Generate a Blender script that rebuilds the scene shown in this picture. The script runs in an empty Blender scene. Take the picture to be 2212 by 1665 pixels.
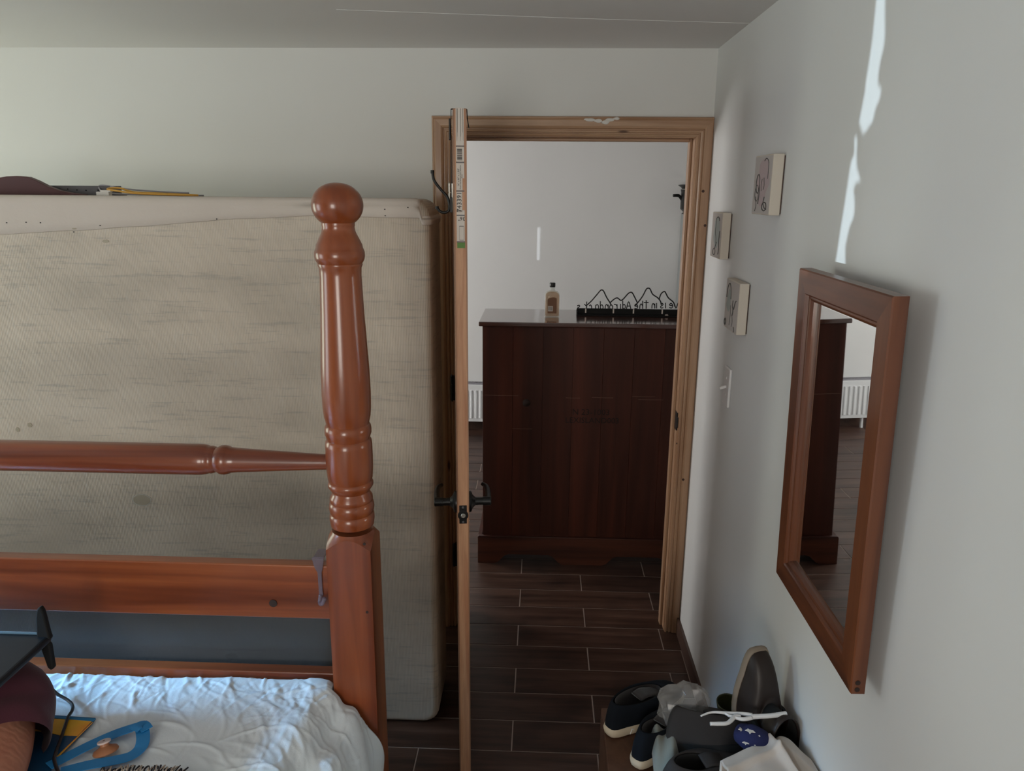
import bpy, bmesh, math, random
import numpy as np
from mathutils import Vector, Matrix, noise
random.seed(7)
S = bpy.context.scene
COL = S.collection
PI = math.pi

# ------------------------------------------------------------------ camera
F_PX, PITCH, YAW, ROLL, EYE = 1642.2, 14.44, -2.1087, 0.4635, 1.857
p_, y_, r_ = (math.radians(v) for v in (PITCH, YAW, ROLL))
FW = Vector((math.sin(y_) * math.cos(p_), math.cos(y_) * math.cos(p_), -math.sin(p_)))
RT = Vector((math.cos(y_), -math.sin(y_), 0))
UP = RT.cross(FW)
R2 = RT * math.cos(r_) + UP * math.sin(r_)
U2 = -RT * math.sin(r_) + UP * math.cos(r_)
cam_d = bpy.data.cameras.new('camera')
cam_d.sensor_width = 36
cam_d.lens = F_PX / 2212 * 36
cam_d.clip_start = 0.02
cam = bpy.data.objects.new('camera', cam_d)
COL.objects.link(cam)
M = Matrix((R2, U2, -FW)).transposed().to_4x4()
M.translation = (0, 0, EYE)
cam.matrix_world = M
S.camera = cam

def at(x, y, X=None, Y=None, Z=None):
    """the point of the room plane X=, Y= or Z= that is sighted at photo pixel (x, y)"""
    d = FW + R2 * ((x - 1106) / F_PX) - U2 * ((y - 832.5) / F_PX)
    o = Vector((0, 0, EYE))
    t = X / d.x if X is not None else Y / d.y if Y is not None else (Z - EYE) / d.z
    return o + d * t

# ------------------------------------------------------------------ light
W = bpy.data.worlds.new('World'); S.world = W
W.use_nodes = True
W.node_tree.nodes['Background'].inputs[0].default_value = (0.55, 0.75, 1.0, 1)
W.node_tree.nodes['Background'].inputs[1].default_value = 0.8
S.view_settings.view_transform = 'Standard'
S.view_settings.look = 'None'
S.view_settings.gamma = 1
S.view_settings.use_curve_mapping = False
S.view_settings.exposure = 0.0
S.cycles.max_bounces = 10
S.cycles.diffuse_bounces = 6
S.cycles.use_denoising = True

def area(name, loc, aim, sx, sy, power, col):
    l = bpy.data.lights.new(name, 'AREA'); l.shape = 'RECTANGLE'
    l.size, l.size_y, l.energy, l.color = sx, sy, power, col
    o = bpy.data.objects.new(name, l); COL.objects.link(o)
    o.location = loc
    o.rotation_euler = (Vector(aim) - Vector(loc)).to_track_quat('-Z', 'Y').to_euler()
    return o
def spot(name, loc, aim, power, col, deg, rad):
    l = bpy.data.lights.new(name, 'SPOT'); l.energy, l.color = power, col
    l.spot_size = math.radians(deg); l.spot_blend = .1; l.shadow_soft_size = rad
    o = bpy.data.objects.new(name, l); COL.objects.link(o)
    o.location = loc
    o.rotation_euler = (Vector(aim) - Vector(loc)).to_track_quat('-Z', 'Y').to_euler()
    return o
# daylight through the left window, the window behind the camera and the hall window
# every window gives cool light slanting down from the sky and warm light slanting up from the ground outside
area('left_window_garden_light', (-3.28, 2.35, 1.45), (-1.28, 2.30, 2.2), .8, 1.1, 16, (0.96, 1.0, 0.76))
area('left_window_sky_light', (-3.26, .95, 1.80), (-1.0, 1.35, .42), .95, .6, 14, (0.30, 0.63, 1.0)).data.spread = math.radians(30)
area('left_window_ground_light', (-3.28, .95, 1.4), (0, 1.3, 1.75), .95, 1.1, 18, (0.93, 0.98, 0.98))
area('rear_window_light', (-.75, -1.98, 1.5), (-.6, 1.0, 1.45), .8, 1.1, 43, (1.0, 0.93, 0.83))
area('hall_window_light', (-3.2, 4.6, 1.5), (0, 4.6, 1.5), 1.2, 1.2, 135, (1.0, 0.98, 0.95))
# reflected sun glints, cast by spots added outside the cut curtain gaps
spot('ground_glint_light', (-6.2, 1.75, 0.3), (0.62, 1.605, 2.02), 1450, (0.74, 0.90, 1.0), 8, 0.007)
spot('hall_glint_light', (-5.6, 4.3, 1.35), (-0.02, 5.8, 1.47), 3500, (0.85, 0.92, 1.0), 5, 0.003)

# ------------------------------------------------------------------ materials
def principled(name, col, rough=.6, spec=.5, metal=0, trans=0, coat=0, alpha=1, sheen=0):
    m = bpy.data.materials.new(name); m.use_nodes = True
    b = m.node_tree.nodes['Principled BSDF']
    b.inputs['Base Color'].default_value = (*col, 1)
    b.inputs['Roughness'].default_value = rough
    b.inputs['Specular IOR Level'].default_value = spec
    b.inputs['Metallic'].default_value = metal
    b.inputs['Transmission Weight'].default_value = trans
    b.inputs['Coat Weight'].default_value = coat
    b.inputs['Coat Roughness'].default_value = .12
    b.inputs['Alpha'].default_value = alpha
    b.inputs['Sheen Weight'].default_value = sheen
    return m
def nd(m, t, **k):
    n = m.node_tree.nodes.new(t)
    for a, v in k.items(): setattr(n, a, v)
    return n
def ln(m, a, b): m.node_tree.links.new(a, b)
def ramp(m, src, stops):
    r = nd(m, 'ShaderNodeValToRGB')
    e = r.color_ramp.elements
    while len(e) < len(stops): e.new(.5)
    for i, (p, c) in enumerate(stops):
        e[i].position = p; e[i].color = (*c, 1)
    ln(m, src, r.inputs[0]); return r
def coords(m, scale=(1, 1, 1), rot=(0, 0, 0), rand=False):
    tc = nd(m, 'ShaderNodeTexCoord'); mp = nd(m, 'ShaderNodeMapping')
    mp.inputs['Scale'].default_value = scale; mp.inputs['Rotation'].default_value = rot
    ln(m, tc.outputs['Object'], mp.inputs[0])
    if rand:
        oi = nd(m, 'ShaderNodeObjectInfo')
        mul = nd(m, 'ShaderNodeVectorMath', operation='SCALE'); mul.inputs[0].default_value = (7, 13, 5)
        ln(m, oi.outputs['Random'], mul.inputs['Scale']); ln(m, mul.outputs[0], mp.inputs['Location'])
    return mp.outputs[0]
def noise_tex(m, vec, scale, detail=4, rough=.55, dist=0):
    n = nd(m, 'ShaderNodeTexNoise')
    n.inputs['Scale'].default_value = scale; n.inputs['Detail'].default_value = detail
    n.inputs['Roughness'].default_value = rough; n.inputs['Distortion'].default_value = dist
    ln(m, vec, n.inputs['Vector']); return n.outputs['Fac']
def bump(m, src, strength, dist=.002, normal=None):
    b = nd(m, 'ShaderNodeBump'); b.inputs['Strength'].default_value = strength
    b.inputs['Distance'].default_value = dist
    ln(m, src, b.inputs['Height'])
    if normal is not None: ln(m, normal, b.inputs['Normal'])
    ln(m, b.outputs[0], m.node_tree.nodes['Principled BSDF'].inputs['Normal']); return b.outputs[0]
def mixc(m, fac, a, b, mode='MIX'):
    x = nd(m, 'ShaderNodeMix', data_type='RGBA', blend_type=mode)
    for i, v in ((0, fac), (6, a), (7, b)):
        if isinstance(v, (int, float)): x.inputs[i].default_value = v
        elif isinstance(v, tuple): x.inputs[i].default_value = (*v, 1)
        else: ln(m, v, x.inputs[i])
    return x.outputs[2]
def base(m, out): ln(m, out, m.node_tree.nodes['Principled BSDF'].inputs['Base Color'])

def wood(name, dark, mid, light, axis='Z', rough=.45, coat=0., fine=1., knots=False, spec=.5, var=1.):
    m = principled(name, mid, rough, coat=coat, spec=spec)
    st = {'X': (.9, 16, 16), 'Y': (16, .9, 16), 'Z': (16, 16, .9)}[axis]
    v = coords(m, tuple(s * fine for s in st), rand=True)
    n1 = noise_tex(m, v, 1.3, 3, .5, .6)
    n2 = noise_tex(m, v, 9, 4, .6)
    r = ramp(m, n1, [(.32, dark), (.5, mid), (.72, light)])
    r2 = ramp(m, n2, [(.3, (.86, .84, .82)), (.7, (1.06, 1.06, 1.06))])
    c = mixc(m, .8 * var, r.outputs[0], r2.outputs[0], 'MULTIPLY')
    if knots:
        vo = nd(m, 'ShaderNodeTexVoronoi')
        kv = coords(m, {'X': (3, 9, 9), 'Y': (9, 3, 9), 'Z': (9, 9, 2.4)}[axis], rand=True)
        vo.inputs['Scale'].default_value = 1; ln(m, kv, vo.inputs['Vector'])
        k = ramp(m, vo.outputs['Distance'], [(.035, (.12, .05, .025)), (.075, (1, 1, 1))])
        c = mixc(m, .85, c, k.outputs[0], 'MULTIPLY')
    base(m, c)
    bump(m, n2, .12, .001)
    return m

def plaster(name, col):
    m = principled(name, col, .55, spec=.25)
    v = coords(m)
    n = noise_tex(m, v, .9, 3)
    r = ramp(m, n, [(.3, tuple(c * .955 for c in col)), (.7, col)])
    base(m, r.outputs[0])
    n2 = noise_tex(m, v, 55, 3)
    bump(m, n2, .06, .002)
    return m

M_WALL = plaster('white_wall_paint', (.74, .745, .725))
M_RWALL = plaster('white_satin_wall_paint', (.74, .75, .745))
M_CEIL = plaster('ceiling_paint', (.72, .705, .69))
M_HALL = plaster('hall_wall_paint', (.80, .80, .79))
M_GROUT = principled('grout', (.42, .34, .30), .9)
M_PINE = wood('pine', (.34, .185, .10), (.43, .26, .155), (.49, .32, .20), 'Z', .42, .15, knots=True)
M_PINEX = wood('pine_across', (.34, .185, .10), (.43, .26, .155), (.49, .32, .20), 'X', .42, .15, knots=True)
M_DOOREDGE = wood('door_edge_pine', (.40, .17, .085), (.54, .28, .155), (.62, .35, .20), 'Z', .5, fine=2.2)
M_DOORSKIN = wood('door_skin_veneer', (.25, .12, .07), (.34, .18, .10), (.40, .22, .13), 'Z', .4)
M_BED = wood('cherry_stained_wood', (.145, .029, .007), (.225, .052, .014), (.31, .082, .022), 'Z', .28, .3, knots=False, var=.6)
M_BEDX = wood('cherry_stained_wood_across', (.125, .026, .008), (.215, .050, .015), (.33, .090, .026), 'X', .3, .4, knots=False, var=.7)
M_DRESS = wood('dark_mahogany_panel', (.030, .0072, .0038), (.052, .0130, .0065), (.082, .0195, .0095), 'Z', .5, spec=.25, fine=.5)
M_DRESSX = wood('dark_mahogany_across', (.038, .0105, .006), (.068, .020, .010), (.09, .027, .014), 'X', .42, spec=.35)
M_DTOP = principled('polished_mahogany_top', (.07, .022, .015), .16, spec=.8, coat=.9)
M_FRAME = wood('reddish_frame_wood', (.075, .020, .007), (.135, .039, .012), (.20, .065, .021), 'Z', .4, .25, knots=True)
M_FRAMEY = wood('reddish_frame_wood_level', (.075, .020, .007), (.135, .039, .012), (.20, .065, .021), 'Y', .4, .25)
M_BASEB = wood('dark_tile_skirting', (.045, .024, .017), (.07, .036, .026), (.09, .048, .034), 'Y', .4)
M_BLACK = principled('black_metal', (.006, .006, .006), .38, spec=.4)
M_BLACKM = principled('matt_black', (.007, .007, .007), .7, spec=.25)
M_STEEL = principled('brushed_steel', (.55, .53, .48), .35, metal=1)
M_MIRROR = principled('mirror_glass', (.86, .88, .87), .015, metal=1)
M_CANVAS = principled('cream_canvas', (.62, .56, .48), .85)
M_CANVASF = principled('primed_canvas_face', (.52, .48, .45), .85)
M_PENCIL = principled('pencil_line', (.10, .095, .09), .9)
M_PINK = principled('pink_wash', (.50, .40, .40), .9)
M_TEALW = principled('grey_green_wash', (.38, .41, .39), .9)
M_WHITEP = principled('white_plastic', (.75, .74, .74), .35)
M_RADW = principled('radiator_white', (.80, .81, .82), .35)
M_DARK = principled('dark_gap', (.01, .01, .01), .9)
M_LABEL = principled('paper_label', (.66, .60, .54), .7)
M_INK = principled('label_ink', (.035, .032, .03), .8)
M_GREEN = principled('green_paint', (.13, .25, .07), .8)
M_RUBBER = principled('beige_rubber_sole', (.55, .46, .34), .6)
M_NAVY = principled('dark_navy_knit', (.004, .006, .010), .9, spec=.2)
M_CLOTHGR = principled('dark_grey_mesh_fabric', (.034, .030, .029), .9, spec=.25)
M_LINING = principled('black_lining', (.008, .008, .008), .95)
M_LEATHER = principled('dark_brown_leather', (.020, .0125, .010), .45, spec=.4)
M_TANSOLE = principled('greyish_tan_sole', (.25, .20, .155), .7)
M_OLIVE = principled('olive_green_rubber', (.045, .05, .02), .45)
M_FRIDGE = principled('grey_enamel', (.26, .28, .28), .35)
M_CAP = principled('black_plastic_cap', (.01, .01, .01), .35)
M_PUTTY = principled('white_filler', (.72, .70, .66), .8)
M_YEL = principled('mustard_plastic', (.62, .33, .05), .5)
M_GREYP = principled('grey_plastic', (.33, .32, .35), .5)
M_GREYM = principled('grey_perforated_metal', (.12, .115, .12), .5, metal=.3)
M_MAROONW = principled('dark_maroon_painted_wood', (.075, .022, .022), .5)

# floor tile: wood-look porcelain, shade differs from tile to tile
M_TILE = principled('wood_look_tile', (.06, .03, .02), .42, spec=.5)
v = coords(M_TILE, (2.0, 22, 1), rand=True)
a = noise_tex(M_TILE, v, 1.2, 4, .6, .4)
b2 = noise_tex(M_TILE, coords(M_TILE, (3.2, 5.0, 1), rand=True), 1.0, 3)
r = ramp(M_TILE, a, [(.3, (.026, .011, .007)), (.55, (.064, .031, .021)), (.75, (.105, .056, .040))])
r2 = ramp(M_TILE, b2, [(.30, (.16, .14, .13)), (.50, (1, 1, 1))])
base(M_TILE, mixc(M_TILE, .7, r.outputs[0], r2.outputs[0], 'MULTIPLY'))
bump(M_TILE, a, .15, .001)

# mattress underside: ribbed non-woven cloth with stains and worn patches
M_MATT = principled('ribbed_mattress_cloth', (.45, .40, .34), .62, spec=.4)
vv = coords(M_MATT)
mp = coords(M_MATT, (1, 1, 1))
wv = nd(M_MATT, 'ShaderNodeTexWave', wave_type='BANDS', bands_direction='X')
wv.inputs['Scale'].default_value = 62; wv.inputs['Distortion'].default_value = 1.1
wv.inputs['Detail'].default_value = 2; wv.inputs['Detail Scale'].default_value = .35
ln(M_MATT, mp, wv.inputs['Vector'])
big = noise_tex(M_MATT, coords(M_MATT, (1.0, 1, 2.2)), 1.7, 4, .55)
hor = noise_tex(M_MATT, coords(M_MATT, (5, 5, 60)), 1.4, 3, .6)
rb = ramp(M_MATT, big, [(.30, (.48, .425, .35)), (.50, (.62, .545, .45)), (.70, (.72, .64, .535))])
rh = ramp(M_MATT, hor, [(.32, (.70, .72, .75)), (.44, (1, 1, 1))])
rw = ramp(M_MATT, wv.outputs['Fac'], [(.15, (.84, .84, .84)), (.6, (1, 1, 1))])
c = mixc(M_MATT, .65, rb.outputs[0], rh.outputs[0], 'MULTIPLY')
c = mixc(M_MATT, .8, c, rw.outputs[0], 'MULTIPLY')
base(M_MATT, c)
nb = bump(M_MATT, wv.outputs['Fac'], .25, .002)
bump(M_MATT, noise_tex(M_MATT, vv, 9, 4), .25, .01, nb)
M_MATTW = principled('white_mattress_cover', (.64, .575, .51), .75)
bump(M_MATTW, noise_tex(M_MATTW, coords(M_MATTW), 14, 4), .25, .01)

def cloth(name, col, rough=.9, scale=260, s=.25, sheen=.2):
    m = principled(name, col, rough, spec=.2, sheen=sheen)
    n = noise_tex(m, coords(m), scale, 2)
    bump(m, n, s, .001)
    return m
M_SHEET = cloth('white_cotton', (.70, .765, .81))
M_CREAM = cloth('cream_fleece', (.60, .53, .47), scale=400)
M_MAROON = cloth('maroon_cotton', (.075, .020, .032), scale=300, s=.4)
M_BLUE = principled('blue_ribbon_nylon', (.015, .19, .46), .5)
M_NAVYSOCK = principled('navy_patterned_sock', (.010, .014, .075), .9)
M_GREENG = cloth('pale_grey_green_cloth', (.20, .205, .18))
M_SKIN = principled('skin', (.46, .19, .12), .5)
M_SKIN.node_tree.nodes['Principled BSDF'].inputs['Subsurface Weight'].default_value = .15
M_SKIN.node_tree.nodes['Principled BSDF'].inputs['Subsurface Radius'].default_value = (.01, .004, .002)
sk = nd(M_SKIN, 'ShaderNodeTexWave', wave_type='BANDS', bands_direction='Y')
sk.inputs['Scale'].default_value = 26; sk.inputs['Distortion'].default_value = 7
sk.inputs['Detail'].default_value = 3; sk.inputs['Detail Scale'].default_value = 1.4
ln(M_SKIN, coords(M_SKIN), sk.inputs['Vector'])
base(M_SKIN, mixc(M_SKIN, .4, (.46, .19, .12), ramp(M_SKIN, noise_tex(M_SKIN, coords(M_SKIN), 18, 4), [(.35, (.36, .11, .065)), (.65, (.52, .25, .17))]).outputs[0]))
bump(M_SKIN, sk.outputs['Fac'], .10, .003)

def glassy(name, col, rough, fac, tcol=(1, 1, 1)):
    m = bpy.data.materials.new(name); m.use_nodes = True
    nt = m.node_tree; nt.nodes.clear()
    o = nt.nodes.new('ShaderNodeOutputMaterial'); mx = nt.nodes.new('ShaderNodeMixShader')
    t = nt.nodes.new('ShaderNodeBsdfTransparent'); p = nt.nodes.new('ShaderNodeBsdfPrincipled')
    t.inputs[0].default_value = (*tcol, 1)
    p.inputs['Base Color'].default_value = (*col, 1); p.inputs['Roughness'].default_value = rough
    mx.inputs[0].default_value = fac
    nt.links.new(t.outputs[0], mx.inputs[1]); nt.links.new(p.outputs[0], mx.inputs[2])
    nt.links.new(mx.outputs[0], o.inputs[0])
    return m
M_BAG = glassy('clear_plastic_film', (.50, .48, .47), .10, .28)
M_CLEARP = glassy('smoky_clear_plastic', (.20, .16, .20), .12, .6)
M_PANE = glassy('window_pane', (.8, .85, .9), .02, .06)
M_GLASS = glassy('bottle_glass', (.75, .75, .72), .04, .30, (.93, .95, .93))
M_LIQ = glassy('pale_amber_liquid', (.50, .30, .15), .1, .30, (.92, .70, .48))

# ------------------------------------------------------------------ helpers
def obj(name, bm, mat, parent=None, smooth=False, bevel=0, seg=2, auto=None):
    me = bpy.data.meshes.new(name)
    bmesh.ops.recalc_face_normals(bm, faces=bm.faces)
    bm.to_mesh(me); bm.free()
    me.materials.append(mat)
    o = bpy.data.objects.new(name, me); COL.objects.link(o)
    if smooth:
        me.polygons.foreach_set('use_smooth', [True] * len(me.polygons))
        if auto:
            me.set_sharp_from_angle(angle=math.radians(auto))
    if bevel:
        b = o.modifiers.new('bevel', 'BEVEL'); b.width = bevel; b.segments = seg; b.limit_method = 'ANGLE'
    if parent: adopt(o, parent)
    return o
def world_of(o):
    m = o.matrix_basis.copy() if o.parent is None else world_of(o.parent) @ o.matrix_parent_inverse @ o.matrix_basis
    return m
def adopt(o, parent):
    o.parent = parent
    o.matrix_parent_inverse = world_of(parent).inverted()
def thing(name, loc, label, cat, group=None):
    o = bpy.data.objects.new(name, None); COL.objects.link(o)
    o.empty_display_size = .05; o.location = loc
    o['label'] = label; o['category'] = cat
    if group: o['group'] = group
    return o
def tag(o, label, cat, group=None):
    o['label'] = label; o['category'] = cat
    if group: o['group'] = group
    return o
def holder(name, loc=(0, 0, 0)):
    o = bpy.data.objects.new(name, None); COL.objects.link(o); o.location = loc
    o['kind'] = 'structure'; return o
def structure(o, label=None):
    o['kind'] = 'structure'
    if label: o['label'] = label
    return o
def box(bm, lo, hi, mat=None):
    c = [(x, y, z) for x in (lo[0], hi[0]) for y in (lo[1], hi[1]) for z in (lo[2], hi[2])]
    vs = [bm.verts.new(mat @ Vector(p) if mat else p) for p in c]
    for f in ((0, 1, 3, 2), (4, 6, 7, 5), (0, 4, 5, 1), (2, 3, 7, 6), (0, 2, 6, 4), (1, 5, 7, 3)):
        bm.faces.new([vs[i] for i in f])
    return bm
def boxes(*bs, mat=None):
    bm = bmesh.new()
    for lo, hi in bs: box(bm, lo, hi, mat)
    return bm
def prism(bm, pts, axis, a, b, mat=None):
    """polygon pts (2D) extruded along axis from a to b"""
    def P(p, t):
        q = {'X': (t, p[0], p[1]), 'Y': (p[0], t, p[1]), 'Z': (p[0], p[1], t)}[axis]
        return mat @ Vector(q) if mat else q
    A = [bm.verts.new(P(p, a)) for p in pts]; B = [bm.verts.new(P(p, b)) for p in pts]
    bm.faces.new(A); bm.faces.new(B[::-1])
    n = len(pts)
    for i in range(n): bm.faces.new((A[i], B[i], B[(i + 1) % n], A[(i + 1) % n]))
    return bm
def lathe(bm, prof, origin, axis='Z', n=40, mat=None):
    """prof: (t, r) along the axis"""
    rings = []
    for t, r in prof:
        ring = []
        for i in range(n):
            a = 2 * PI * i / n
            c, s = r * math.cos(a), r * math.sin(a)
            q = {'Z': (c, s, t), 'X': (t, c, s), 'Y': (c, t, s)}[axis]
            q = Vector(q) + Vector(origin)
            ring.append(bm.verts.new(mat @ q if mat else q))
        rings.append(ring)
    for a, b in zip(rings, rings[1:]):
        for i in range(n): bm.faces.new((a[i], a[(i + 1) % n], b[(i + 1) % n], b[i]))
    bm.faces.new(rings[0][::-1]); bm.faces.new(rings[-1])
    return bm
def smoothed(pts, k=6):
    P = [Vector(p) for p in pts]
    P = [P[0] * 2 - P[1]] + P + [P[-1] * 2 - P[-2]]
    out = []
    for i in range(1, len(P) - 2):
        for j in range(k):
            t = j / k
            a, b, c, d = P[i - 1], P[i], P[i + 1], P[i + 2]
            out.append(.5 * ((2 * b) + (c - a) * t + (2 * a - 5 * b + 4 * c - d) * t * t + (-a + 3 * b - 3 * c + d) * t ** 3))
    out.append(P[-2]); return out
def tube(bm, pts, rad, n=8, flat=None):
    """tube along pts; rad a number or list; flat=(w, t) makes a strap section"""
    P = [Vector(p) for p in pts]
    R = rad if isinstance(rad, (list, tuple)) else [rad] * len(P)
    up = None; rings = []
    for i, p in enumerate(P):
        d = (P[min(i + 1, len(P) - 1)] - P[max(i - 1, 0)]).normalized()
        if up is None:
            up = d.orthogonal().normalized() if flat is None else (Vector(flat[2]) - d * d.dot(Vector(flat[2]))).normalized()
        else:
            up = (up - d * up.dot(d)).normalized()
        s = d.cross(up)
        ring = []
        for j in range(n):
            a = 2 * PI * j / n
            if flat: q = p + s * (flat[0] / 2 * math.copysign(abs(math.cos(a)) ** .4, math.cos(a))) + up * (flat[1] / 2 * math.copysign(abs(math.sin(a)) ** .4, math.sin(a)))
            else: q = p + (s * math.cos(a) + up * math.sin(a)) * R[i]
            ring.append(bm.verts.new(q))
        rings.append(ring)
    for a, b in zip(rings, rings[1:]):
        for i in range(n): bm.faces.new((a[i], a[(i + 1) % n], b[(i + 1) % n], b[i]))
    bm.faces.new(rings[0][::-1]); bm.faces.new(rings[-1])
    return bm
def resample(vals, n):
    return list(np.interp(np.linspace(0, len(vals) - 1, n), range(len(vals)), vals))
def text_bm(bm, s, size, M4, extrude=.0002):
    cu = bpy.data.curves.new('lettering', 'FONT')
    cu.body = s; cu.size = size; cu.extrude = extrude; cu.resolution_u = 2
    cu.align_x = 'CENTER'; cu.align_y = 'CENTER'
    o = bpy.data.objects.new('lettering', cu); COL.objects.link(o)
    me = bpy.data.meshes.new_from_object(o)
    me.transform(M4)
    bm.from_mesh(me)
    bpy.data.objects.remove(o); bpy.data.curves.remove(cu); bpy.data.meshes.remove(me)
    return bm
def grid(bm, fn, nu, nv, closed_u=False):
    V = [[bm.verts.new(fn(i / (nu if closed_u else nu - 1), j / (nv - 1))) for i in range(nu)] for j in range(nv)]
    for j in range(nv - 1):
        for i in range(nu if closed_u else nu - 1):
            k = (i + 1) % nu
            bm.faces.new((V[j][i], V[j][k], V[j + 1][k], V[j + 1][i]))
    return V

# ------------------------------------------------------------------ the room
YW, XR, ZC = 2.972, .623, 2.354          # back wall, right wall, ceiling
YH = 5.80                                 # far wall of the hall
XL, YF = -3.1, -1.8                       # left wall, wall behind the camera
OX0, OX1, OZ = -.357, .575, 2.062         # rough opening of the doorway
TK = .14

floor = structure(obj('floor', boxes(((XL - .1, YF - .1, -.08), (2.4, YH + .1, -.0022))), M_GROUT))
# tiles: two meshes (whole, cut) shared between alike ones
PITY, PITX, JT = .1554, .6127, .0044
Y0 = 3.4474
tile_meshes = {}
def tile(x0, x1, y0, y1):
    if x1 - x0 < .02 or y1 - y0 < .02: return
    w, h = x1 - x0 - JT, y1 - y0 - JT
    key = (round(w, 3), round(h, 3))
    if key not in tile_meshes:
        bm = bmesh.new()
        e = .0012
        lo = [(-w/2, -h/2), (w/2, -h/2), (w/2, h/2), (-w/2, h/2)]
        A = [bm.verts.new((x, y, -.006)) for x, y in lo]
        B = [bm.verts.new((x, y, -.0008)) for x, y in lo]
        C = [bm.verts.new((x - math.copysign(e, x), y - math.copysign(e, y), 0)) for x, y in lo]
        for P, Q in ((A, B), (B, C)):
            for i in range(4): bm.faces.new((P[i], P[(i+1) % 4], Q[(i+1) % 4], Q[i]))
        bm.faces.new(C)
        me = bpy.data.meshes.new('tile'); bm.to_mesh(me); bm.free(); me.materials.append(M_TILE)
        tile_meshes[key] = me
    o = bpy.data.objects.new('tile', tile_meshes[key]); COL.objects.link(o)
    o.location = ((x0 + x1) / 2, (y0 + y1) / 2, 0); adopt_flat(o, floor)
def adopt_flat(o, p): o.parent = p
rest = bmesh.new()
for k in range(-16, 34):
    yb = Y0 - k * PITY; ya = yb - PITY
    if ya > YH or yb < YF: continue
    yb = min(yb, YH)
    off = -.073 if k % 2 == 1 else .22
    n = -6
    while off + n * PITX < 2.3:
        x0 = off + n * PITX; x1 = x0 + PITX; n += 1
        hall = ya > YW + TK * .5
        xmax = 2.3 if hall else XR - .012
        if ya < YW < yb and x0 > .45: xmax = XR
        X0, X1 = max(x0, XL), min(x1, xmax)
        if X1 - X0 < .02: continue
        seen = X1 > -1.0 and X0 < 1.3 and ya > 1.35
        if seen: tile(X0, X1, max(ya, YF), yb)
        else:
            e = JT / 2
            box(rest, (X0 + e, max(ya, YF) + e, -.006), (X1 - e, yb - e, 0))
rt = obj('tile_field', rest, M_TILE, floor); rt['kind'] = 'stuff'

structure(obj('ceiling', boxes(((XL - .1, YF - .1, ZC), (2.4, YH + .1, ZC + .1))), M_CEIL))
# hairline joint of the ceiling boards
bm = bmesh.new(); tube(bm, [(-.6, 2.36, ZC), (.127, 2.481, ZC), (.62, 2.545, ZC)], .0012, 5)
structure(obj('trim_1', bm, M_HALL))
structure(obj('wall_back', boxes(
    ((XL, YW, -.05), (OX0, YW + TK, ZC)), ((OX1, YW, -.05), (2.4, YW + TK, ZC)), ((OX0, YW, OZ), (OX1, YW + TK, ZC))), M_WALL))
structure(obj('wall_right', boxes(((XR, YF - .1, -.05), (XR + .1, YW + .001, ZC))), M_RWALL))
w1 = (.42, 2.78, .66, 2.12)
structure(obj('wall_left', boxes(
    ((XL - .1, YF - .1, -.05), (XL, w1[0], ZC)), ((XL - .1, w1[1], -.05), (XL, 4.0, ZC)), ((XL - .1, 5.2, -.05), (XL, YH + .1, ZC)),
    ((XL - .1, w1[0], -.05), (XL, w1[1], w1[2])), ((XL - .1, w1[0], w1[3]), (XL, w1[1], ZC)),
    ((XL - .1, 4.0, -.05), (XL, 5.2, .9)), ((XL - .1, 4.0, 2.1), (XL, 5.2, ZC))), M_WALL))
structure(obj('wall_front', boxes(
    ((XL, YF - .1, -.05), (-1.25, YF, ZC)), ((-.25, YF - .1, -.05), (XR, YF, ZC)),
    ((-1.25, YF - .1, -.05), (-.25, YF, .9)), ((-1.25, YF - .1, 2.1), (-.25, YF, ZC))), M_WALL))
structure(obj('wall_hall_far', boxes(((XL, YH, -.05), (2.4, YH + .1, ZC))), M_HALL))
structure(obj('wall_hall_right', boxes(((2.3, YW + TK, -.05), (2.4, YH, ZC))), M_HALL))
# window frames
def window(name, axis, c, a0, a1, z0, z1):
    h = holder(name)
    def B(a, b, zz0, zz1, t):
        lo, hi = ((c - t, a, zz0), (c + t, b, zz1)) if axis == 'X' else ((a, c - t, zz0), (b, c + t, zz1))
        return lo, hi
    obj('window_frame', boxes(B(a0, a0 + .05, z0, z1, .03), B(a1 - .05, a1, z0, z1, .03), B(a0 + .05, a1 - .05, z0, z0 + .05, .03), B(a0 + .05, a1 - .05, z1 - .05, z1, .03),
        B((a0 + a1) / 2 - .025, (a0 + a1) / 2 + .025, z0 + .05, z1 - .05, .025)), M_WHITEP, h)
    for u0, u1 in ((a0 + .05, (a0 + a1) / 2 - .025), ((a0 + a1) / 2 + .025, a1 - .05)):
        obj('pane', boxes(B(u0, u1, z0 + .05, z1 - .05, .003)), M_PANE, h)
window('window_1', 'X', XL - .05, *w1)
window('window_2', 'Y', YF - .05, -1.25, -.25, .9, 2.1)
window('window_3', 'X', XL - .05, 4.0, 5.2, .9, 2.1)

# skirtings of dark tile
structure(obj('baseboard_right', boxes(((XR - .011, YF, 0), (XR, YW - .012, .075))), M_BASEB, bevel=.001))
structure(obj('baseboard_back', boxes(((XL, YW - .011, 0), (-.412, YW, .075))), M_BASEB, bevel=.001))
structure(obj('baseboard_hall', boxes(((XL, YH - .011, 0), (2.3, YH, .075))), M_BASEB, bevel=.001))

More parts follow.
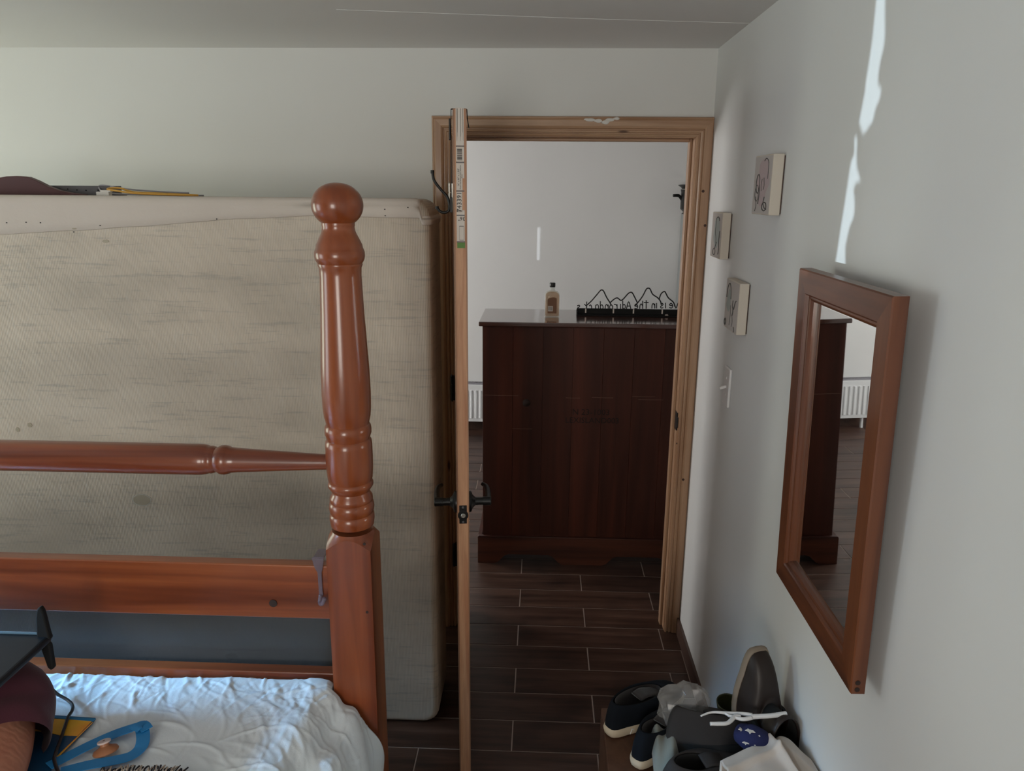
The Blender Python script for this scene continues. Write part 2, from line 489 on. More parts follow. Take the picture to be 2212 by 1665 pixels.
# ------------------------------------------------------------------ doorway: jambs, stops, casings
JX0, JX1, JZ = -.342, .560, 2.047
frame = holder('trim_2', (0, YW, 0))
obj('jamb', boxes(((JX0 - .015, YW - .002, 0), (JX0, YW + TK, JZ + .015))), M_PINE, frame, bevel=.0015)
obj('jamb', boxes(((JX1, YW - .002, 0), (JX1 + .015, YW + TK, JZ + .015))), M_PINE, frame, bevel=.0015)
obj('jamb', boxes(((JX0, YW - .002, JZ), (JX1, YW + TK, JZ + .015))), M_PINEX, frame, bevel=.0015)
obj('door_stop', boxes(((JX0, YW + .040, 0), (JX0 + .011, YW + .075, JZ))), M_PINE, frame, bevel=.003)
obj('door_stop', boxes(((JX1 - .011, YW + .040, 0), (JX1, YW + .075, JZ))), M_PINE, frame, bevel=.003)
obj('door_stop', boxes(((JX0 + .011, YW + .040, JZ - .011), (JX1 - .011, YW + .075, JZ))), M_PINEX, frame, bevel=.003)
CPROF = [(0, 0), (0, .009), (.004, .012), (.008, .011), (.010, .0065), (.013, .0065), (.015, .0115), (.021, .013),
         (.023, .009), (.026, .009), (.029, .015), (.036, .018), (.056, .0185), (.060, .0165), (.062, .0155), (.064, .0165), (.066, .0165), (.068, .014), (.070, .009), (.070, 0)]
def casing(side):
    bm = bmesh.new()
    yy = lambda v: YW - .002 - v
    xi0, xi1, zi = JX0 - .003, JX1 + .003, JZ + .003
    A, B = [], []
    for u, v in CPROF:
        if side == 'left': A.append((xi0 - u, yy(v), 0)); B.append((xi0 - u, yy(v), zi + u))
        elif side == 'right':
            uu = min(u, XR - xi1 - .001) 
            A.append((xi1 + uu, yy(v), 0)); B.append((xi1 + uu, yy(v), zi + u))
        else:
            A.append((xi0 - u, yy(v), zi + u)); B.append((min(xi1 + u, XR - .001), yy(v), zi + u))
    A = [bm.verts.new(p) for p in A]; B = [bm.verts.new(p) for p in B]
    bm.faces.new(A); bm.faces.new(B[::-1])
    for i in range(len(A)): bm.faces.new((A[i], B[i], B[(i + 1) % len(A)], A[(i + 1) % len(A)]))
    return bm
obj('casing', casing('left'), M_PINE, frame)
rcas = obj('casing', casing('right'), M_PINE, frame)
head = obj('casing', casing('head'), M_PINEX, frame)
for px, py, r_ in ((1519, 413, .0052), (1523, 487, .0052), (1476, 1036, .0052), (1462, 958, .003)):
    p = at(px, py, Y=YW - .0205); bm = bmesh.new(); lathe(bm, [(-.0004, r_ * .9), (.0002, r_), (.003, r_)], p, 'Y', 14)
    obj('knot', bm, principled('pine_knot_%d' % py, (.05, .018, .010), .6), rcas)
# dried filler smeared on the head casing
bm = bmesh.new()
for px, py, rx, rz in ((1275, 259, .020, .006), (1292, 261, .016, .007), (1308, 264, .015, .008), (1318, 259, .018, .006), (1332, 256, .012, .006), (1268, 258, .012, .004)):
    p = at(px, py, Y=YW - .020)
    ico = bmesh.ops.create_icosphere(bm, subdivisions=2, radius=1)
    for vtx in ico['verts']:
        k = 1 + .35 * noise.noise(vtx.co * 2 + Vector((px, 0, 0)))
        vtx.co = Vector((vtx.co.x * rx * k, vtx.co.y * .0018, vtx.co.z * rz * k)) + p
f_ = obj('filler_smear', bm, M_PUTTY, head, smooth=True); f_['label'] = 'white dried filler smear'
# strike plate in the right jamb
obj('strike_plate', boxes(((JX1 - .002, YW - .004, .915), (JX1 + .003, YW + .034, .990)), ((JX1 - .001, YW - .018, .930), (JX1 + .003, YW - .004, .975))), M_BLACK, frame, bevel=.002)

# ------------------------------------------------------------------ door leaf, open into the room, seen on edge
HX, HY = JX0 + .002, YW - .006
E0 = Vector((-.2345, 2.062, 0))
ddir = (E0 - Vector((HX, HY, 0))); DW = ddir.length; ddir.normalize()
dn = Vector((-ddir.y, ddir.x, 0))       # to the right (+x) of the leaf
if dn.x < 0: dn = -dn
DM = Matrix(((ddir.x, dn.x, 0, HX), (ddir.y, dn.y, 0, HY), (0, 0, 1, 0), (0, 0, 0, 1)))   # local: x along leaf, y thickness, z up
DZ0, DZ1, DT = .012, 2.058, .0355
door = holder('door_1', (HX, HY, 0))
obj('door_leaf', boxes(((0, .0035, DZ0), (DW - .002, DT - .0035, DZ1)), mat=DM), M_DOOREDGE, door)
obj('door_skin', boxes(((0, 0, DZ0), (DW, .0035, DZ1)), mat=DM), M_DOORSKIN, door)
obj('door_skin', boxes(((0, DT - .0035, DZ0), (DW, DT, DZ1)), mat=DM), M_DOORSKIN, door)
# labels on the door edge
def edge_z(py): return at(990, py, Y=2.063).z
def elab(x0, x1, za, zb): return ((DW - .0021, x0, min(za, zb)), (DW - .0014, x1, max(za, zb)))
lab = obj('edge_label', boxes(elab(.0075, .0290, edge_z(232), edge_z(314)), elab(.0075, .0290, edge_z(317), edge_z(349)),
    elab(.0075, .0290, edge_z(352), edge_z(385)), elab(.0075, .0240, edge_z(385), edge_z(411)), elab(.0075, .0230, edge_z(414), edge_z(458)), elab(.0075, .029, edge_z(454), edge_z(464)),
    elab(.0075, .0290, edge_z(466), edge_z(521)), mat=DM), M_LABEL, door, bevel=.0006)
lab['label'] = 'white printed paper label strip'
bm = bmesh.new()
def T(px_frac, z, rot):   # text frame on the door edge: faces the camera (-Y side), local x to the right
    o = DM @ Vector((DW - .0012, px_frac, z))
    X, Z = dn, Vector((0, 0, 1)); N = X.cross(Z)
    Mx = Matrix((X, Z, N)).transposed().to_4x4(); Mx.translation = o
    return Mx @ Matrix.Rotation(math.radians(rot), 4, 'Z')
text_bm(bm, '743391', .0175, T(.0155, (edge_z(414) + edge_z(458)) / 2, 90))
text_bm(bm, '36"', .0145, T(.0205, edge_z(472), 180))
text_bm(bm, '36" x 80" x 1-3/8"', .0062, T(.0135, (edge_z(355) + edge_z(410)) / 2, 90))
text_bm(bm, 'Flush Hardwood HC Interior', .0052, T(.0185, (edge_z(355) + edge_z(410)) / 2, 90))
text_bm(bm, 'Door', .0048, T(.0225, (edge_z(360) + edge_z(400)) / 2, 90))
z0 = edge_z(346); z1 = edge_z(321)
zz = z0
rnd = random.Random(3)
while zz < z1:
    w = rnd.choice((.0006, .0011, .0018)); box(bm, (DW - .0016, .0105, zz), (DW - .0011, .0235, zz + w), DM); zz += w + rnd.choice((.0006, .0012))
for i, xx in enumerate((.0100, .0112, .0124, .0190, .0204, .0250, .0262)):
    box(bm, (DW - .0016, xx, edge_z(304 - 9 * (i % 3))), (DW - .0011, xx + .0004, edge_z(234))  , DM)
for a, b, c_, d_ in ((.0145, .0265, 488, 489), (.0145, .0265, 519, 518)): box(bm, (DW - .0016, a, edge_z(c_)), (DW - .0011, b, edge_z(d_)), DM)
for a in (.0145, .0262): box(bm, (DW - .0016, a, edge_z(519)), (DW - .0011, a + .0003, edge_z(488)), DM)
for g in ((DZ1 - .004, 232), ):
    pass
pr = obj('printing', bm, M_INK, lab); pr['label'] = 'black printed numbers and barcode'
bm = bmesh.new()
for zc in (315.5, 350.5, 412.5, 465, 522.5): box(bm, (DW - .0019, .0075, edge_z(zc + 1.2)), (DW - .0012, .0290, edge_z(zc - 1.2)), DM)
obj('label_border', bm, M_GREYM, lab)
g = obj('paint_mark', boxes(elab(.0085, .0295, edge_z(524), edge_z(536)), mat=DM), M_GREEN, door); g['label'] = 'green painted mark'
# latch
LZ = .930
lp = obj('latch_plate', boxes(((DW - .003, .0065, LZ - .029), (DW - .0008, .0290, LZ + .029)), mat=DM), M_BLACK, door, bevel=.0045, seg=3)
bm = bmesh.new(); lathe(bm, [(-.001, .0155), (.0006, .0155), (.0008, .013)], (0, 0, 0), 'X', 24, DM @ Matrix.Translation((DW - .0005, .0178, LZ - .002)))
obj('latch_collar', bm, M_BLACK, lp)
bm = bmesh.new(); lathe(bm, [(0, .0070), (.004, .0070), (.0055, .0055)], (0, 0, 0), 'X', 20, DM @ Matrix.Translation((DW - .0002, .0182, LZ - .002)))
obj('latch_bolt', bm, M_STEEL, lp)
for dz in (.0225, -.0235):
    bm = bmesh.new(); lathe(bm, [(0, .0035), (.0008, .0035), (.0012, .002)], (0, 0, 0), 'X', 12, DM @ Matrix.Translation((DW - .0009, .0178, LZ + dz)))
    obj('screw', bm, M_GREYM, lp)
# lever handles on both faces
for s in (-1, 1):
    y0 = 0 if s < 0 else DT
    Lx = DW - .062; Lz = .958 - .012
    bm = bmesh.new()
    prof = [(0, .033), (.004, .033), (.008, .031), (.012, .020), (.020, .0125), (.030, .0115), (.042, .0115), (.0425, .0130), (.066, .0135), (.068, .011)]
    lathe(bm, [(s * t, r) for t, r in prof], (0, 0, 0), 'Y', 28, DM @ Matrix.Translation((Lx, y0, Lz)))
    h = obj('handle_rose', bm, M_BLACK, door, smooth=True, auto=35)
    bm = bmesh.new()
    P = [DM @ Vector((Lx - t, y0 + s * (.058 + o2), Lz + zz2)) for t, o2, zz2 in ((0, 0, 0), (.03, .002, .001), (.07, .003, .004), (.100, -.001, .007), (.118, -.012, .008))]
    tube(bm, smoothed(P, 5), resample([.010, .0095, .0085, .008, .006], 21), 10)
    obj('lever', bm, M_BLACK, h, smooth=True)
# hinges on the left jamb
for zc, m_ in ((1.828, M_STEEL), (1.082, M_BLACK), (.347, M_BLACK)):
    bm = bmesh.new()
    for i in range(3):
        lathe(bm, [(-.051 + i * .034 + .001, .0055), (-.051 + (i + 1) * .034 - .001, .0055)], (JX0 - .008, YW - .024, zc), 'Z', 14)
    for sgn in (-1, 1): lathe(bm, [(sgn * .050, .0045), (sgn * .056, .002)], (JX0 - .008, YW - .024, zc), 'Z', 10)
    box(bm, (JX0 - .010, YW - .024, zc - .05), (JX0 + .0005, YW + .004, zc + .05))
    box(bm, (JX0 - .008, YW - .026, zc - .05), (JX0 + .006, YW - .0235, zc + .05))
    obj('hinge', bm, m_, door)

# over-the-door coat hook
hk = thing('coat_hook', DM @ Vector((DW - .05, 0, DZ1)), 'black metal double coat hook hung over the top of the open door', 'hook')
hx = DW - .04
def dp(x, y, z): return DM @ Vector((x, y, z))
bm = bmesh.new()
tube(bm, [dp(hx, -.006, DZ1 - .255), dp(hx, -.005, DZ1 - .05), dp(hx, -.004, DZ1 + .0018), dp(hx, .0, DZ1 + .0025), dp(hx, DT, DZ1 + .0025), dp(hx, DT + .002, DZ1 + .001), dp(hx, DT + .003, DZ1 - .02), dp(hx, DT + .007, DZ1 - .045)], .002, 12, flat=(.022, .0022, tuple(dn)))
obj('strap', bm, M_BLACK, hk)
bm = bmesh.new(); q = dp(hx, 0, 0)
box(bm, (hx - .012, -.0095, DZ1 - .262), (hx + .012, -.003, DZ1 - .222), DM); obj('back_plate', bm, M_BLACK, hk, bevel=.001)
bm = bmesh.new(); box(bm, (hx - .012, -.0105, DZ1 - .075), (hx + .012, -.006, DZ1 - .022), DM); obj('back_plate', bm, M_BLACK, hk, bevel=.001)
pts = [(934, 371), (938, 390), (953, 410), (966, 425), (971, 443), (969, 455), (960, 459), (950, 456), (944, 448)]
bm = bmesh.new(); tube(bm, smoothed([at(x, y, Y=2.098) for x, y in pts], 6), .0038, 12)
lathe(bm, [(-.0045, .0052), (.0045, .0052)], at(934, 371, Y=2.098), 'Z', 10)
lathe(bm, [(-.0035, .0048), (.0035, .0048)], at(944, 448, Y=2.098), 'Z', 10)
obj('prong', bm, M_BLACK, hk, smooth=True, auto=40)

# ------------------------------------------------------------------ hall: chest of drawers seen from the back
DX0, DX1, DY0, DY1, DH = -.275, .740, 3.565, 3.955, 1.228
ch = thing('chest_of_drawers', (.23, 3.75, 0), 'tall dark mahogany chest of drawers with its plain back turned to the doorway', 'dresser')
bm = boxes(((DX0, DY0 + .012, .10), (DX0 + .02, DY1, DH)), ((DX1 - .02, DY0 + .012, .10), (DX1, DY1, DH)), ((DX0 + .02, DY1 - .02, .10), (DX1 - .02, DY1, DH)), ((DX0 + .02, DY0 + .03, .10), (DX1 - .02, DY1 - .02, .12)))
obj('carcass', bm, M_DRESS, ch, bevel=.002)
nb_ = 7; bw = (DX1 - DX0 - .006) / nb_
for i in range(nb_):
    d = (.0, .0012, .0004)[i % 3]
    x0 = DX0 + .003 + i * bw
    bm = boxes(((x0 + .0003, DY0 + d, .15), (x0 + bw - .0003, DY0 + .014, DH - .002)))
    obj('back_board', bm, M_DRESS, ch, bevel=.0006)
obj('top', boxes(((DX0 - .017, DY0 - .014, DH), (DX1 + .017, DY1 + .02, DH + .022))), M_DTOP, ch, bevel=.005, seg=3)
# plinth board with two cut arches
PX0, PX1 = DX0 - .024, DX1 + .024
def arch(xa, xb): return [(xa, 0), (xa + .02, .008), (xa + .055, .045), (xa + .075, .052), (xb - .075, .052), (xb - .055, .045), (xb - .02, .008), (xb, 0)]
poly = [(PX0, 0), (PX0, .145), (PX0 + .006, .151), (PX1 - .006, .151), (PX1, .145), (PX1, 0)] + arch(.335, .690)[::-1] + arch(-.215, .135)[::-1]
bm = bmesh.new(); prism(bm, poly, 'Y', DY0 - .018, DY0 + .006)
obj('plinth_board', bm, M_DRESSX, ch, bevel=.002)
obj('plinth_board', boxes(((PX0, DY0 + .006, 0), (PX0 + .02, DY1 + .01, .145))), M_DRESS, ch, bevel=.002)
obj('plinth_board', boxes(((PX1 - .02, DY0 + .006, 0), (PX1, DY1 + .01, .145))), M_DRESS, ch, bevel=.002)
for i, (za, zb) in enumerate(((.17, .42), (.44, .68), (.70, .94), (.96, 1.20))):
    d_ = obj('drawer', boxes(((DX0 + .03, DY1, za), (DX1 - .03, DY1 + .018, zb))), M_DRESSX, ch, bevel=.004)
    for xx in (-.05, .51):
        bm = bmesh.new(); lathe(bm, [(0, .008), (.012, .007), (.02, .015), (.028, .012)], (xx, DY1 + .018, (za + zb) / 2), 'Y', 16)
        obj('knob', bm, M_BLACK, d_, smooth=True, auto=40)
# stencilled marks, scratches and a hollow in the back
bm = bmesh.new()
FM = Matrix.Rotation(PI / 2, 4, 'X')
text_bm(bm, 'N 23-1003', .042, Matrix.Translation((.255, DY0 - .0004, .810)) @ FM, .0002)
text_bm(bm, 'LEXISLAND003', .040, Matrix.Translation((.262, DY0 - .0004, .768)) @ FM, .0002)
sten = obj('stencil_mark', bm, principled('faded_black_stencil', (.012, .006, .005), .9), ch); sten['label'] = 'faint black stencilled characters'
M_SCR = principled('raw_scratch', (.16, .08, .055), .8)
for xa, xb, z_ in ((-.265, -.10, .888), (.13, .20, .882), (.255, .36, .886), (.48, .60, .880), (.45, .56, .895), (-.13, -.03, .72)):
    bm = bmesh.new(); tube(bm, [(xa, DY0 - .0003, z_), ((xa + xb) / 2, DY0 - .0006, z_ - .001), (xb, DY0 - .0003, z_ - .0005)], .0011, 5)
    obj('scratch', bm, M_SCR, ch)
bm = bmesh.new(); lathe(bm, [(-.0012, .019), (0, .019), (.001, .012)], (-.06, DY0 + .0008, .852), 'Y', 18)
obj('knot', bm, principled('dark_knot', (.018, .006, .004), .7), ch, smooth=True)

# bottle
bc = at(1192, 684, Z=1.2505)
bt = thing('liquor_bottle', (bc.x, bc.y, 1.2505), 'small flat glass bottle of pale amber liquor with black cap on the chest', 'bottle')
def flask(hw, hd, z0, z1, sh, nk, nkz, inset=0):
    bm = bmesh.new(); prof = [(z0, .90), (z0 + .004, 1), (z1, 1), (z1 + sh * .45, .93), (z1 + sh * .8, .72), (z1 + sh, None)]
    n = 28; rings = []
    lv = [(z, s) for z, s in prof] + ([(nkz, None)] if nkz else [])
    for z, s in lv:
        ring = []
        for i in range(n):
            a = 2 * PI * i / n; c, s_ = math.cos(a), math.sin(a)
            if s is None: x, y = nk * c, nk * s_
            else: x, y = hw * s * math.copysign(abs(c) ** .45, c), hd * s * math.copysign(abs(s_) ** .45, s_)
            ring.append(bm.verts.new((bc.x + x, bc.y + y, 1.2505 + z)))
        rings.append(ring)
    for a, b in zip(rings, rings[1:]):
        for i in range(n): bm.faces.new((a[i], a[(i+1) % n], b[(i+1) % n], b[i]))
    bm.faces.new(rings[0][::-1]); bm.faces.new(rings[-1]); return bm
obj('glass_body', flask(.0365, .018, 0, .105, .026, .0115, .150), M_GLASS, bt, smooth=True, auto=50)
obj('liquor', flask(.0335, .015, .005, .103, .020, .016, None), M_LIQ, bt, smooth=True, auto=50)
bm = bmesh.new(); lathe(bm, [(.147, .0135), (.149, .0145), (.166, .0145), (.168, .013)], (bc.x, bc.y, 1.2505), 'Z', 24)
obj('cap', bm, M_CAP, bt, smooth=True, auto=40)
bm = bmesh.new(); prism(bm, [(-.022, .020), (-.022, .088), (-.012, .096), (.008, .099), (.022, .094), (.022, .020)], 'Y', -.0185, -.0180, Matrix.Translation((bc.x, bc.y, 1.2505)))
lb = obj('label_paper', bm, principled('brown_back_label', (.20, .10, .055), .7), bt); lb['label'] = 'brown label showing through'
bm = boxes(((-.020, -.0192, .030), (.004, -.0188, .056)), mat=Matrix.Translation((bc.x, bc.y, 1.2505)))
bq = obj('barcode_panel', bm, M_LABEL, bt)
bm = bmesh.new()
for i, w in enumerate((1, 2, 1, 1, 2, 1, 2, 1)): box(bm, (-.018 + i * .0026, -.0196, .034), (-.018 + i * .0026 + w * .0007, -.0193, .052), Matrix.Translation((bc.x, bc.y, 1.2505)))
obj('barcode', bm, M_INK, bq)

# mountain sign, seen from behind: everything reads mirrored
sgY = 3.80
sg = thing('mountain_wire_sign', (.45, sgY, 1.2505), 'black wire mountain skyline sign with lettering seen from behind, on a black ledge', 'sign')
def sp(zx, zy, Y=sgY): return at(1220 + zx / 8.19, 600 + zy / 8.19, Y=Y)
bm = bmesh.new()
L = sp(212, 690); Rr = sp(2300, 640)
Xa, Xb = sp(210, 640).x, sp(2700, 640).x
obj('ledge', boxes(((Xa, sgY - .035, 1.2505), (Xb, sgY + .045, 1.2565)), ((Xa, sgY - .006, 1.2565), (Xb, sgY + .003, 1.284)), ((Xa, sgY - .035, 1.2565), (Xa + .004, sgY + .045, 1.272))), M_BLACKM, sg, bevel=.0008)
peaks = [[(385, 490), (480, 400), (570, 295), (630, 225), (660, 215), (690, 240), (740, 345), (800, 440), (815, 480)],
         [(800, 440), (870, 380), (925, 355), (965, 380), (995, 400), (1040, 370), (1110, 290), (1150, 260), (1190, 262), (1225, 320), (1285, 440)],
         [(1250, 490), (1330, 390), (1385, 310), (1440, 205), (1475, 183), (1510, 200), (1555, 290), (1640, 350), (1690, 410), (1710, 480)],
         [(1665, 385), (1700, 290), (1740, 250), (1775, 250), (1830, 350), (1920, 430), (1950, 510)],
         [(2080, 450), (2200, 330), (2280, 250), (2330, 260), (2400, 380), (2470, 500)]]
for pk in peaks:
    bm = bmesh.new(); tube(bm, smoothed([sp(*p) for p in pk], 5), .0031, 8); obj('peak_wire', bm, M_BLACK, sg, smooth=True)
# strokes of each letter in a unit box (x to the right as a reader in front would see it; mirrored below)
ST = {'s': [[(.8, .85), (.3, 1), (.2, .7), (.75, .4), (.6, .05), (.1, .15)]], 'k': [[(.1, 0), (.1, 1.7)], [(.7, 1.2), (.1, .6), (.8, 0)]],
      'c': [[(.85, .8), (.4, 1), (.1, .5), (.4, 0), (.9, .15)]], 'a': [[(.8, .9), (.3, 1), (.1, .45), (.4, 0), (.8, .3), (.8, 1), (.9, 0)]],
      'd': [[(.8, 1.7), (.8, 0)], [(.8, .7), (.4, 1), (.1, .5), (.4, 0), (.8, .3)]], 'n': [[(.1, 0), (.1, 1)], [(.1, .6), (.5, 1), (.8, .7), (.85, 0)]],
      'o': [[(.5, 1), (.1, .5), (.5, 0), (.9, .5), (.5, 1)]], 'r': [[(.2, 0), (.2, 1)], [(.2, .6), (.5, .95), (1, 1.0)]], 'i': [[(.5, 0), (.5, 1.1)]],
      'A': [[(0, 0), (.5, 1.5), (1, 0)], [(.2, .6), (.8, .6)]], 'e': [[(.1, .5), (.85, .6), (.5, 1), (.1, .5), (.4, 0), (.9, .15)]],
      'h': [[(.1, 0), (.1, 1.6)], [(.1, .6), (.5, 1), (.8, .6), (.85, 0)]], 't': [[(.5, 0), (.5, 1.7)], [(0, 1.25), (1, 1.25)]],
      'v': [[(0, 1), (.5, 0), (1, 1)]], 'L': [[(.2, 1.6), (.2, 0), (.9, 0)]]}
for chh, zx, w in (('s', 240, 70), ('k', 360, 70), ('c', 452, 60), ('a', 570, 70), ('d', 650, 70), ('n', 740, 70), ('o', 820, 75), ('r', 905, 70), ('i', 985, 30), ('d', 1045, 65), ('A', 1130, 80),
                   ('e', 1262, 70), ('h', 1350, 70), ('t', 1440, 85), ('n', 1565, 70), ('i', 1625, 30), ('s', 1715, 70), ('i', 1782, 30), ('e', 1880, 75), ('v', 1968, 70), ('o', 2045, 75), ('L', 2140, 80)):
    bm = bmesh.new()
    for st in ST[chh]:
        P = [sp(zx + w / 2 - x * w, 572 - (zx - 240) * .022 - y * 88) for x, y in st]
        tube(bm, smoothed(P, 4) if len(P) > 2 else P, .0026, 6)
    obj('letter', bm, M_BLACK, sg, smooth=True)
for zx in (368, 858, 1212, 1720):
    p = sp(zx, 600)
    obj('tape_stub', boxes(((p.x - .0035, sgY - .0075, 1.262), (p.x + .0035, sgY - .0062, 1.284))), M_LABEL, sg, bevel=.0003)
for px, py, s_ in ((1440, 684, .009), (1465, 681, .010)):
    p = at(px, py, Z=1.2505); bm = bmesh.new()
    ico = bmesh.ops.create_icosphere(bm, subdivisions=2, radius=1)
    for vtx in ico['verts']:
        k = 1 + .4 * noise.noise(vtx.co * 1.5 + Vector((px, 2, 0)))
        vtx.co = Vector((vtx.co.x * s_ * k, vtx.co.y * s_ * .8 * k, max(vtx.co.z, -.8) * s_ * .8 * k + s_ * .66)) + p
    tag(obj('crumpled_wrapper', bm, principled('crumpled_paper_%d' % px, (.42, .36, .33), .6), smooth=False), 'small crumpled paper scrap before the wire sign, %s' % ('nearer the bottle' if px < 1450 else 'beside the door frame'), 'scrap')

# radiator on the far wall
rd = thing('radiator', (-.6, YH - .06, .06), 'low white panel radiator under the far hall wall', 'radiator')
RX0, RX1, RZ0, RZ1 = -1.35, -.10, .085, .385
obj('panel', boxes(((RX0, YH - .085, RZ0), (RX1, YH - .078, RZ1))), M_RADW, rd, bevel=.003)
obj('rear_panel', boxes(((RX0, YH - .035, RZ0), (RX1, YH - .028, RZ1))), M_RADW, rd, bevel=.003)
x = RX0 + .02
while x < RX1 - .02:
    bm = bmesh.new(); prism(bm, [(x, -.0), (x + .006, -.007), (x + .016, -.007), (x + .022, 0)], 'Z', RZ0 + .03, RZ1 - .045, Matrix.Translation((0, YH - .085, 0)))
    obj('rib', bm, M_RADW, rd); x += .036
bm = bmesh.new(); x = RX0 + .004
while x < RX1 - .004:
    box(bm, (x, YH - .080, RZ1 + .001), (x + .005, YH - .030, RZ1 + .013)); x += .011
box(bm, (RX0, YH - .082, RZ1 - .003), (RX1, YH - .079, RZ1 + .013)); box(bm, (RX0, YH - .032, RZ1 - .003), (RX1, YH - .029, RZ1 + .013))
obj('top_grille', bm, M_GREYP, rd)
for xx in (RX0 + .1, RX1 - .1): obj('wall_bracket', boxes(((xx - .015, YH - .03, .11), (xx + .015, YH - .0005, .36))), M_RADW, rd)
for xx in (RX0 + .06, RX1 - .06):
    bm = bmesh.new(); lathe(bm, [(-.001, .012), (RZ0 + .01, .012)], (xx, YH - .055, .001), 'Z', 12); obj('pipe', bm, M_RADW, rd)

# fridge with a black slow cooker on it
fr = thing('refrigerator', (1.35, 5.4, 0), 'tall grey refrigerator just showing beside the right door frame', 'refrigerator')
fx0 = at(1466, 540, Y=5.775).x
obj('body', boxes(((fx0, 5.30, .05), (fx0 + .75, 5.775, 1.70))), M_FRIDGE, fr, bevel=.012, seg=3)
d_ = obj('door', boxes(((fx0, 5.24, .55), (fx0 + .75, 5.295, 1.695))), M_FRIDGE, fr, bevel=.012, seg=3)
obj('handle', boxes(((fx0 + .68, 5.205, .8), (fx0 + .70, 5.225, 1.35)), ((fx0 + .68, 5.22, .8), (fx0 + .70, 5.242, .82)), ((fx0 + .68, 5.22, 1.33), (fx0 + .70, 5.242, 1.35))), M_STEEL, d_)
obj('freezer_drawer', boxes(((fx0, 5.24, .055), (fx0 + .75, 5.295, .54))), M_FRIDGE, fr, bevel=.012, seg=3)
for xx in (fx0 + .05, fx0 + .70):
    bm = bmesh.new(); lathe(bm, [(0, .02), (.05, .02)], (xx, 5.4, 0), 'Z', 12); obj('foot', bm, M_BLACKM, fr)
pc = Vector((at(1471, 430, Y=5.54).x + .128, 5.54, 1.700)); hp = .165
pt = thing('slow_cooker', pc, 'black slow cooker with side handle standing on the grey refrigerator', 'pot')
bm = bmesh.new(); lathe(bm, [(0, .112), (.004, .118), (.012, .105), (.02, .112), (.035, .128), (.15, .128), (.165, .132), (.168, .132)], pc, 'Z', 40)
obj('body', bm, M_BLACK, pt, smooth=True, auto=40)
bm = bmesh.new(); lathe(bm, [(.0, .130), (.004, .130)], pc + Vector((0, 0, .168)), 'Z', 40); obj('steel_band', bm, M_STEEL, pt)
bm = bmesh.new(); lathe(bm, [(.0, .124), (.010, .130), (.022, .150), (.026, .150), (.029, .135), (.034, .06), (.036, .015)], pc + Vector((0, 0, .172)), 'Z', 40); ld = obj('lid', bm, M_BLACK, pt, smooth=True, auto=40)
bm = bmesh.new(); lathe(bm, [(0, .008), (.012, .008), (.018, .02), (.026, .018)], pc + Vector((0, 0, .207)), 'Z', 20); obj('knob', bm, M_BLACK, ld, smooth=True, auto=40)
for s in (-1, 1):
    bm = bmesh.new(); tube(bm, smoothed([pc + Vector((s * .12, 0, .09)), pc + Vector((s * .137, 0, .118)), pc + Vector((s * .150, 0, .126)), pc + Vector((s * .185, -.01, .126))], 5), resample([.006, .010, .011, .010], 16), 10)
    obj('side_handle', bm, M_BLACK, pt, smooth=True)

# ------------------------------------------------------------------ right wall: mirror, canvases, light switch
tilt = Matrix.Translation((XR - .0295, 0, .985)) @ Matrix.Rotation(math.radians(-1.35), 4, 'Y') @ Matrix.Translation((0, 0, -.985))
my0, my1, mz0, mz1, fwid, fth = 1.208, 1.656, .985, 1.701, .064, .026
mr = thing('wall_mirror', (XR - .03, 1.43, .985), 'rectangular wall mirror in a reddish brown wooden frame on the right wall', 'mirror')
# frame member profile: (inward distance u from the outer edge, protrusion v)
FP = [(0, 0), (0, .0235), (.0025, .026), (.048, .026), (.051, .0235), (.053, .0190), (.057, .0190), (.060, .0175), (.064, .0120), (.064, 0)]
def member(side):
    bm = bmesh.new(); A, B = [], []
    for u, v in FP:
        x = -v
        if side == 'bottom': a, b = (x, my0 + u, mz0 + u), (x, my1 - u, mz0 + u)
        if side == 'top': a, b = (x, my0 + u, mz1 - u), (x, my1 - u, mz1 - u)
        if side == 'near': a, b = (x, my0 + u, mz0 + u), (x, my0 + u, mz1 - u)
        if side == 'far': a, b = (x, my1 - u, mz0 + u), (x, my1 - u, mz1 - u)
        A.append(bm.verts.new(tilt @ Vector(a))); B.append(bm.verts.new(tilt @ Vector(b)))
    bm.faces.new(A); bm.faces.new(B[::-1])
    for i in range(len(A)): bm.faces.new((A[i], B[i], B[(i+1) % len(A)], A[(i+1) % len(A)]))
    return bm
for sd in ('bottom', 'top'): obj('frame_rail', member(sd), M_FRAMEY, mr)
for sd in ('near', 'far'): obj('frame_stile', member(sd), M_FRAME, mr)
obj('mirror_glass', boxes(((-.008, my0 + fwid - .004, mz0 + fwid - .004), (-.004, my1 - fwid + .004, mz1 - fwid + .004)), mat=tilt), M_MIRROR, mr)
obj('backing_board', boxes(((-.004, my0 + .03, mz0 + .03), (-.0005, my1 - .03, mz1 - .03)), mat=tilt), M_BLACKM, mr)
bm = bmesh.new()
p = tilt @ Vector((0, 1.43, mz1 - .06)); tube(bm, [p, (XR, 1.43, p.z + .008)], .002, 6)
obj('hanging_wire', bm, M_STEEL, mr)
bm = bmesh.new()
for zz in (1.008, .994): lathe(bm, [(-.0006, .0048), (0.0006, .004)], (tilt @ Vector((-.014, my0, zz))), 'Y', 12)
obj('knot', bm, principled('dark_wood_knot', (.02, .008, .005), .7), mr)

